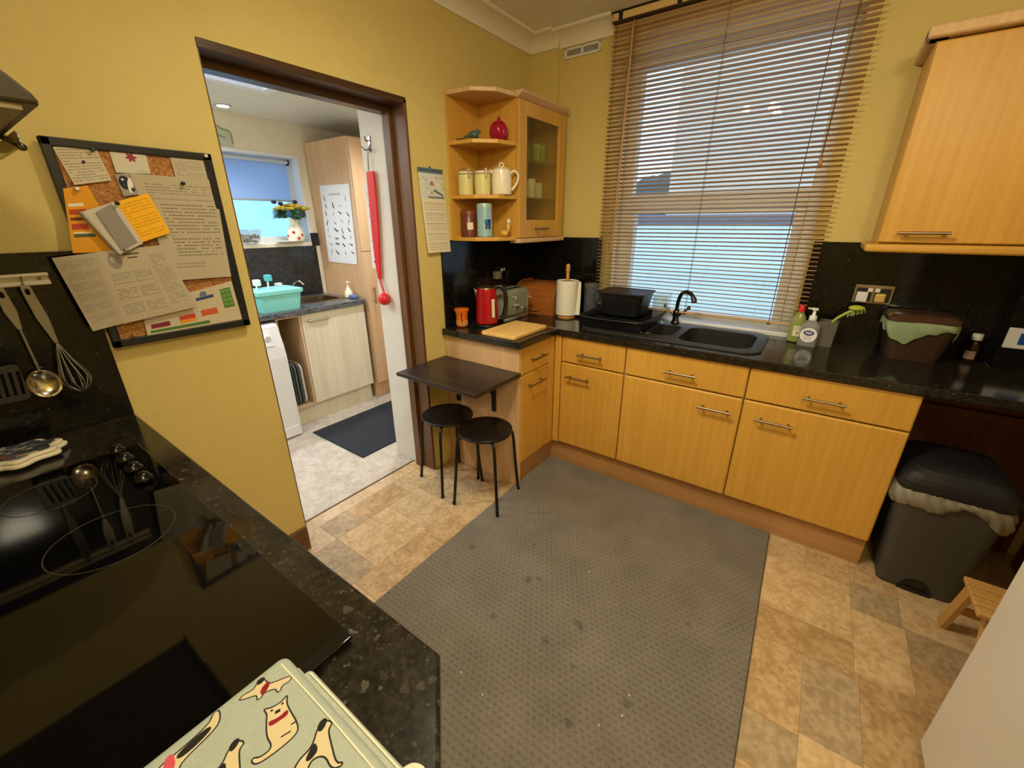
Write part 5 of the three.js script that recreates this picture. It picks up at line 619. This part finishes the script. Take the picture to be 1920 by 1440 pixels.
  // window dressing: roller blind, vase, bowl, sign
  const rb = thing('roller_blind', 'pale blue roller blind half down over the utility window', 'blind', [-1.93, 1.66, 1.03]); obj('fabric', bx(-1.937, -1.935, 1.675, 1.95, .69, 1.38), phys({ color: 0xc4daf0, roughness: 0.9, transmission: 0.6, thickness: 0 }), rb); obj('bottom_bar', bx(-1.941, -1.931, 1.664, 1.678, .688, 1.382, .003), std(0x9aa0a6, 0.5), rb); obj('tube', rod([-1.93, 1.958, .68], [-1.93, 1.958, 1.39], .014, 14), std(0xc4ccd6, 0.4), rb); obj('chain', rod([-1.915, 1.95, .672], [-1.915, 1.5, .672], .0018, 5), M.white, rb);
  const v = thing('flower_vase', 'cream vase with red flowers painted on, on the windowsill', 'vase', [-1.83, 1.349, .765], { local: true }); obj('body', lathe(0, 0, 0, [[0, 0], [.046, 0], [.064, .022], [.068, .065], [.05, .112], [.03, .14], [.029, .165], [.04, .185], [.036, .185], [.025, .165], [.025, .135], [0, .135]]), M.ceramic, v); for (const [a, y] of [[.9, .08], [1.9, .06], [.1, .055], [1.4, .035]]) obj('painted_flower', ball(Math.cos(-a + 1.6) * .063, y, Math.sin(-a + 1.6) * .063, .012, 1, 1, 1, 10), std(0xb02430, 0.4), v);
  const f = thing('flower_bunch', 'bunch of yellow flowers with dark green leaves in the vase', 'flowers', [-1.83, 1.52, .765], { local: true });
  { for (let i = 0; i < 9; i++) { const a = i * 2.4, r = .03 + .035 * (i % 3) / 2; obj('stem', rod([Math.cos(a) * .01, 0, Math.sin(a) * .01], [Math.cos(a) * r, .09, Math.sin(a) * r], .002, 5), std(0x355a30, 0.7), f); }
    for (let i = 0; i < 34; i++) { const a = i * 2.399, r = .012 + .115 * Math.sqrt(i / 34); const y = .085 + .035 * (1 - r / .13) + rr(-.008, .008); const gs = [ball(0, 0, 0, .018, 1, .6, 1, 10)]; for (let k = 0; k < 6; k++) gs.push(ball(Math.cos(k) * .015, .003, Math.sin(k) * .015, .008, 1, .5, 1, 6)); obj('flower', gs.map((q) => q.translate(Math.cos(a) * r, y, Math.sin(a) * r)), std(i % 3 ? 0xc9a81e : 0x9a8a34, 0.7), f); }
    for (let i = 0; i < 48; i++) { const a = i * 2.1, r = .03 + .1 * ((i * 7) % 9) / 9; obj('leaf', ball(0, 0, 0, .034, 1.2, .14, .6, 10).rotateZ(-.55 + (i % 3) * .3).rotateY(-a).translate(Math.cos(a) * r, .025 + (i % 5) * .012, Math.sin(a) * r), std(i % 2 ? 0x244a2e : 0x33603f, 0.6), f); }
    for (const [x, y, z] of [[-.02, .135, .12], [.0, .125, .08], [.02, .14, -.03]]) obj('dark_bud', ball(x, y, z, .02, 1, .7, 1, 10), std(0x1b2230, 0.7), f); }
  const g = thing('wire_bowl', 'clear glass bowl holding grey pebbles on the windowsill', 'bowl', [-1.84, 1.349, 1.13], { local: true }); obj('bowl', lathe(0, 0, 0, [[0, 0], [.055, 0], [.08, .035], [.092, .105], [.089, .105], [.077, .035], [.052, .004], [0, .004]]), M.clear, g); { const q = []; for (let i = 0; i < 60; i++) { const a = rr(0, 6.28), r = .066 * Math.sqrt(rnd()); q.push(ball(Math.cos(a) * r, .014 + rr(0, .05) + (r > .045 ? .008 : 0), Math.sin(a) * r, rr(.007, .012), 1, .8, 1, 7)); } const p = obj('pebbles', q, std(0x8d8878, 0.7), g); p.userData.kind = 'stuff'; }
  const pl = tag(obj('sill_plate', lathe(-1.81, 1.349, .86, [[0, 0], [.05, .002], [.085, .012], [.084, .015], [.05, .006], [0, .005]], 36), M.ceramic), 'flat cream plate lying beside the vase', 'plate');
  const sg = thing('hanging_sign', 'small pale green hanging sign above the utility window', 'sign', [-1.845, 2.02, 1.17]); { const s = shapeOf([[-1.235, 2.015], [-1.105, 2.015], [-1.098, 2.03], [-1.098, 2.1], [-1.115, 2.112], [-1.15, 2.115], [-1.19, 2.135], [-1.235, 2.135]]); obj('board', ext(s, .008, .002).rotateY(Math.PI / 2).translate(UX0 + .002, 0, 0), std(0xbcc4a8, 0.6), sg); } obj('border', tube([[UX0 + .012, 2.135, 1.225], [UX0 + .012, 2.133, 1.19], [UX0 + .012, 2.114, 1.15], [UX0 + .012, 2.11, 1.112], [UX0 + .012, 2.095, 1.101], [UX0 + .012, 2.03, 1.101]], .0022, 6), std(0x6d6652, 0.6), sg); obj('lettering', [0, 1, 2, 3, 4, 5].map((i) => tube([[UX0 + .011, 2.083 - i * .003, 1.215 - i * .013], [UX0 + .011, 2.073 - i * .003, 1.211 - i * .013], [UX0 + .011, 2.085 - i * .003, 1.206 - i * .013]], .0016, 5)), std(0x5f7a74, 0.6), sg); obj('hanging_wire', tube([[UX0 + .004, 2.134, 1.2], [UX0 + .006, 2.165, 1.22], [UX0 + .004, 2.175, 1.235]], .0012, 5), M.darkChrome, sg);
  // on the utility worktop
  const b = thing('turquoise_tub', 'turquoise plastic washing-up tub on the utility worktop', 'tub', [-1.415, .9105, 1.235], { local: true }); { const L = M.loft, R = M.rg, m = std(0x84d8d0, 0.4); obj('tub', L([R(0, .11, .135, .03), R(.14, .13, .155, .03), R(.14, .126, .151, .03), R(.004, .106, .131, .03)]), m, b); obj('rim', L([R(.122, .13, .155, .03), R(.122, .139, .164, .03), R(.146, .141, .166, .03), R(.146, .127, .152, .03)]), m, b); }
  const brush = (z, x, h, col, label) => { const t = thing('cleaning_brush', label, 'brush', [-1.415 + x, .916, z], { local: true }); obj('handle', rod([0, 0, 0], [-.04, h, -.035], .006, 8), M.whiteGloss, t); obj('head', [bx(-.062, -.018, h - .01, h + .035, -.062, -.018, .008, 3)], std(col, 0.5), t); return t; };
  brush(1.26, -.02, .2, 0x4fb0b4, 'white brush with a teal head standing in the tub'); brush(1.33, -.05, .17, 0xe0dede, 'white brush leaning at the tub left'); brush(1.175, -.06, .13, 0xc9c2cc, 'small white bottle brush in the tub corner');
  const sb = thing('spray_bottle', 'white cleaning spray bottle behind the turquoise tub', 'bottle', [-1.66, .91, 1.36], { local: true }); obj('body', lathe(0, 0, 0, [[0, 0], [.035, 0], [.037, .02], [.036, .11], [.014, .16], [.014, .18], [0, .18]]), std(0xdcd8de, 0.35), sb); obj('trigger', [bx(-.02, .045, .18, .215, -.012, .012, .006), bx(.03, .038, .14, .185, -.006, .006, .003)], M.white, sb);
  const cb = thing('black_caddy', 'low black plastic caddy right of the turquoise tub', 'caddy', [-1.62, .9105, 1.07], { local: true }); obj('cup', M.loft([M.rg(0, .05, .035, .01), M.rg(.05, .055, .04, .01), M.rg(.05, .052, .037, .01), M.rg(.003, .047, .032, .01)]), M.plasticBlack, cb); obj('sponge', bx(-.03, .03, .02, .07, -.02, .02, .012, 3), std(0xd9dce0, 0.9), cb);
  const sd = thing('soap_dispenser', 'cream soap dispenser beside the utility sink', 'dispenser', [-1.42, .911, .62], { local: true }); obj('body', lathe(0, 0, 0, [[0, 0], [.03, 0], [.034, .01], [.03, .05], [.016, .07], [.013, .08], [0, .08]]), M.ceramic, sd); obj('pump', [lathe(0, .08, 0, [[.012, 0], [.013, .012], [.006, .016], [.005, .04], [.011, .044], [.011, .052], [0, .054]], 14), bx(-.004, .034, .122, .13, -.004, .004, .002)], M.ceramic, sd);
  const sp = tag(obj('blue_sponge', bx(-1.39, -1.31, .911, .94, .6, .65, .01, 3), std(0x5f6f9c, 0.9)), 'blue cloth folded at the worktop corner by the cupboard', 'cloth');
  // mat on the floor
  const mt = thing('door_mat', 'dark navy ribbed mat on the utility floor', 'mat', [-.8, 0, .92]); obj('pile', flat(shapeOf([[-1.12, .52], [-.5, .52], [-.497, 1.292], [-1.12, 1.29]]), .0005, .01, .002), std(0xffffff, 0.95, 0, { map: mottle(0x22252e, 16, 60, 120, 105, 256, .3) }), mt);
  // recessed downlight
  [[-1.66, 1.19, 'round recessed downlight in view in the utility ceiling'], [-0.74, 0.6, 'round recessed downlight near the tall cupboard, above the doorway head'], [-0.74, 2.22, 'round recessed downlight at the left end of the utility room'], [-1.6, 2.1, 'round recessed downlight above the washing machine']].forEach(([x, z, l]) => {
    const dl = thing('recessed_downlight', l, 'downlight', [x, UH, z]); obj('bezel', new THREE.TorusGeometry(.042, .007, 10, 36).scale(1, 1, .6).rotateX(Math.PI / 2).translate(x, UH - .001, z), std(0xa9a9a4, 0.3, 0.4), dl); obj('lamp', cyl(x, UH - .006, z, .036, .036, .006, 28), std(0xffffff, 0.5, 0, { emissive: new THREE.Color().setRGB(1, .95, .86), emissiveIntensity: 4 }), dl);
    const sl = new THREE.SpotLight(new THREE.Color().setRGB(...LAMP.cool), x < -1.65 ? LAMP.utility * .7 : LAMP.utility, 0, x < -1.65 ? 1.1 : 1.4, 1, 2); sl.position.set(x, UH - .02, z); sl.target.position.set(x < -1.2 ? x + 0.75 : x, 0, z); sl.castShadow = true; sl.shadow.radius = 3; scene.add(sl, sl.target);
  });
}

// ================================================================= KITCHEN CEILING LAMP (above the frame)
{
  const t = thing('ceiling_spotlight_bar', 'ceiling fitting with three small lamps above the kitchen', 'lamp', [1.07, H, 1.9]);
  obj('plate', cyl(1.07, H - .02, 1.9, .07, .07, .02), M.chrome, t);
  for (const [x, z, aim] of [[0.93, 1.79, [0.5, 0, 1.25]], [1.13, 1.84, [1.75, 0.3, 0.45]], [1.15, 2.03, [2.35, 0.1, 1.3]]]) {
    const a = obj('arm', [rod([1.07, H - .012, 1.9], [x, H - .05, z], .007), cyl(x, H - .085, z, .03, .018, .045, 24)], M.chrome, t);
    obj('bulb', ball(x, H - .092, z, .022, 1, .8, 1, 18), std(0xffffff, 0.5, 0, { emissive: new THREE.Color().setRGB(...LAMP.color), emissiveIntensity: 30 }), a);
    const l = new THREE.SpotLight(new THREE.Color().setRGB(...LAMP.color), LAMP.kitchen, 0, 1.4, 1, 2); l.position.set(x, H - .125, z); l.target.position.set(...aim); l.castShadow = true; l.shadow.radius = 1.5; scene.add(l, l.target);
  }
}
{ // second ceiling lamp, on the camera's side of the room
  const x = 2.3, z = 2.8, t = thing('ceiling_lamp', 'small white globe ceiling lamp over the near side of the kitchen', 'lamp', [x, H, z]);
  obj('rose', lathe(x, H - .03, z, [[0, 0], [.02, 0], [.05, .02], [.055, .03], [0, .03]]), M.whiteGloss, t);
  obj('flex', rod([x, H - .15, z], [x, H - .02, z], .003, 8), M.whiteGloss, t); obj('globe', ball(x, H - .2, z, .06), std(0xffffff, 0.5, 0, { emissive: new THREE.Color().setRGB(...LAMP.color), emissiveIntensity: 12 }), t);
  const l = new THREE.PointLight(new THREE.Color().setRGB(...LAMP.color), LAMP.pendant, 0, 2); l.position.set(x, H - .28, z); l.castShadow = true; l.shadow.radius = 5; scene.add(l);
}
renderer.render(scene, camera);
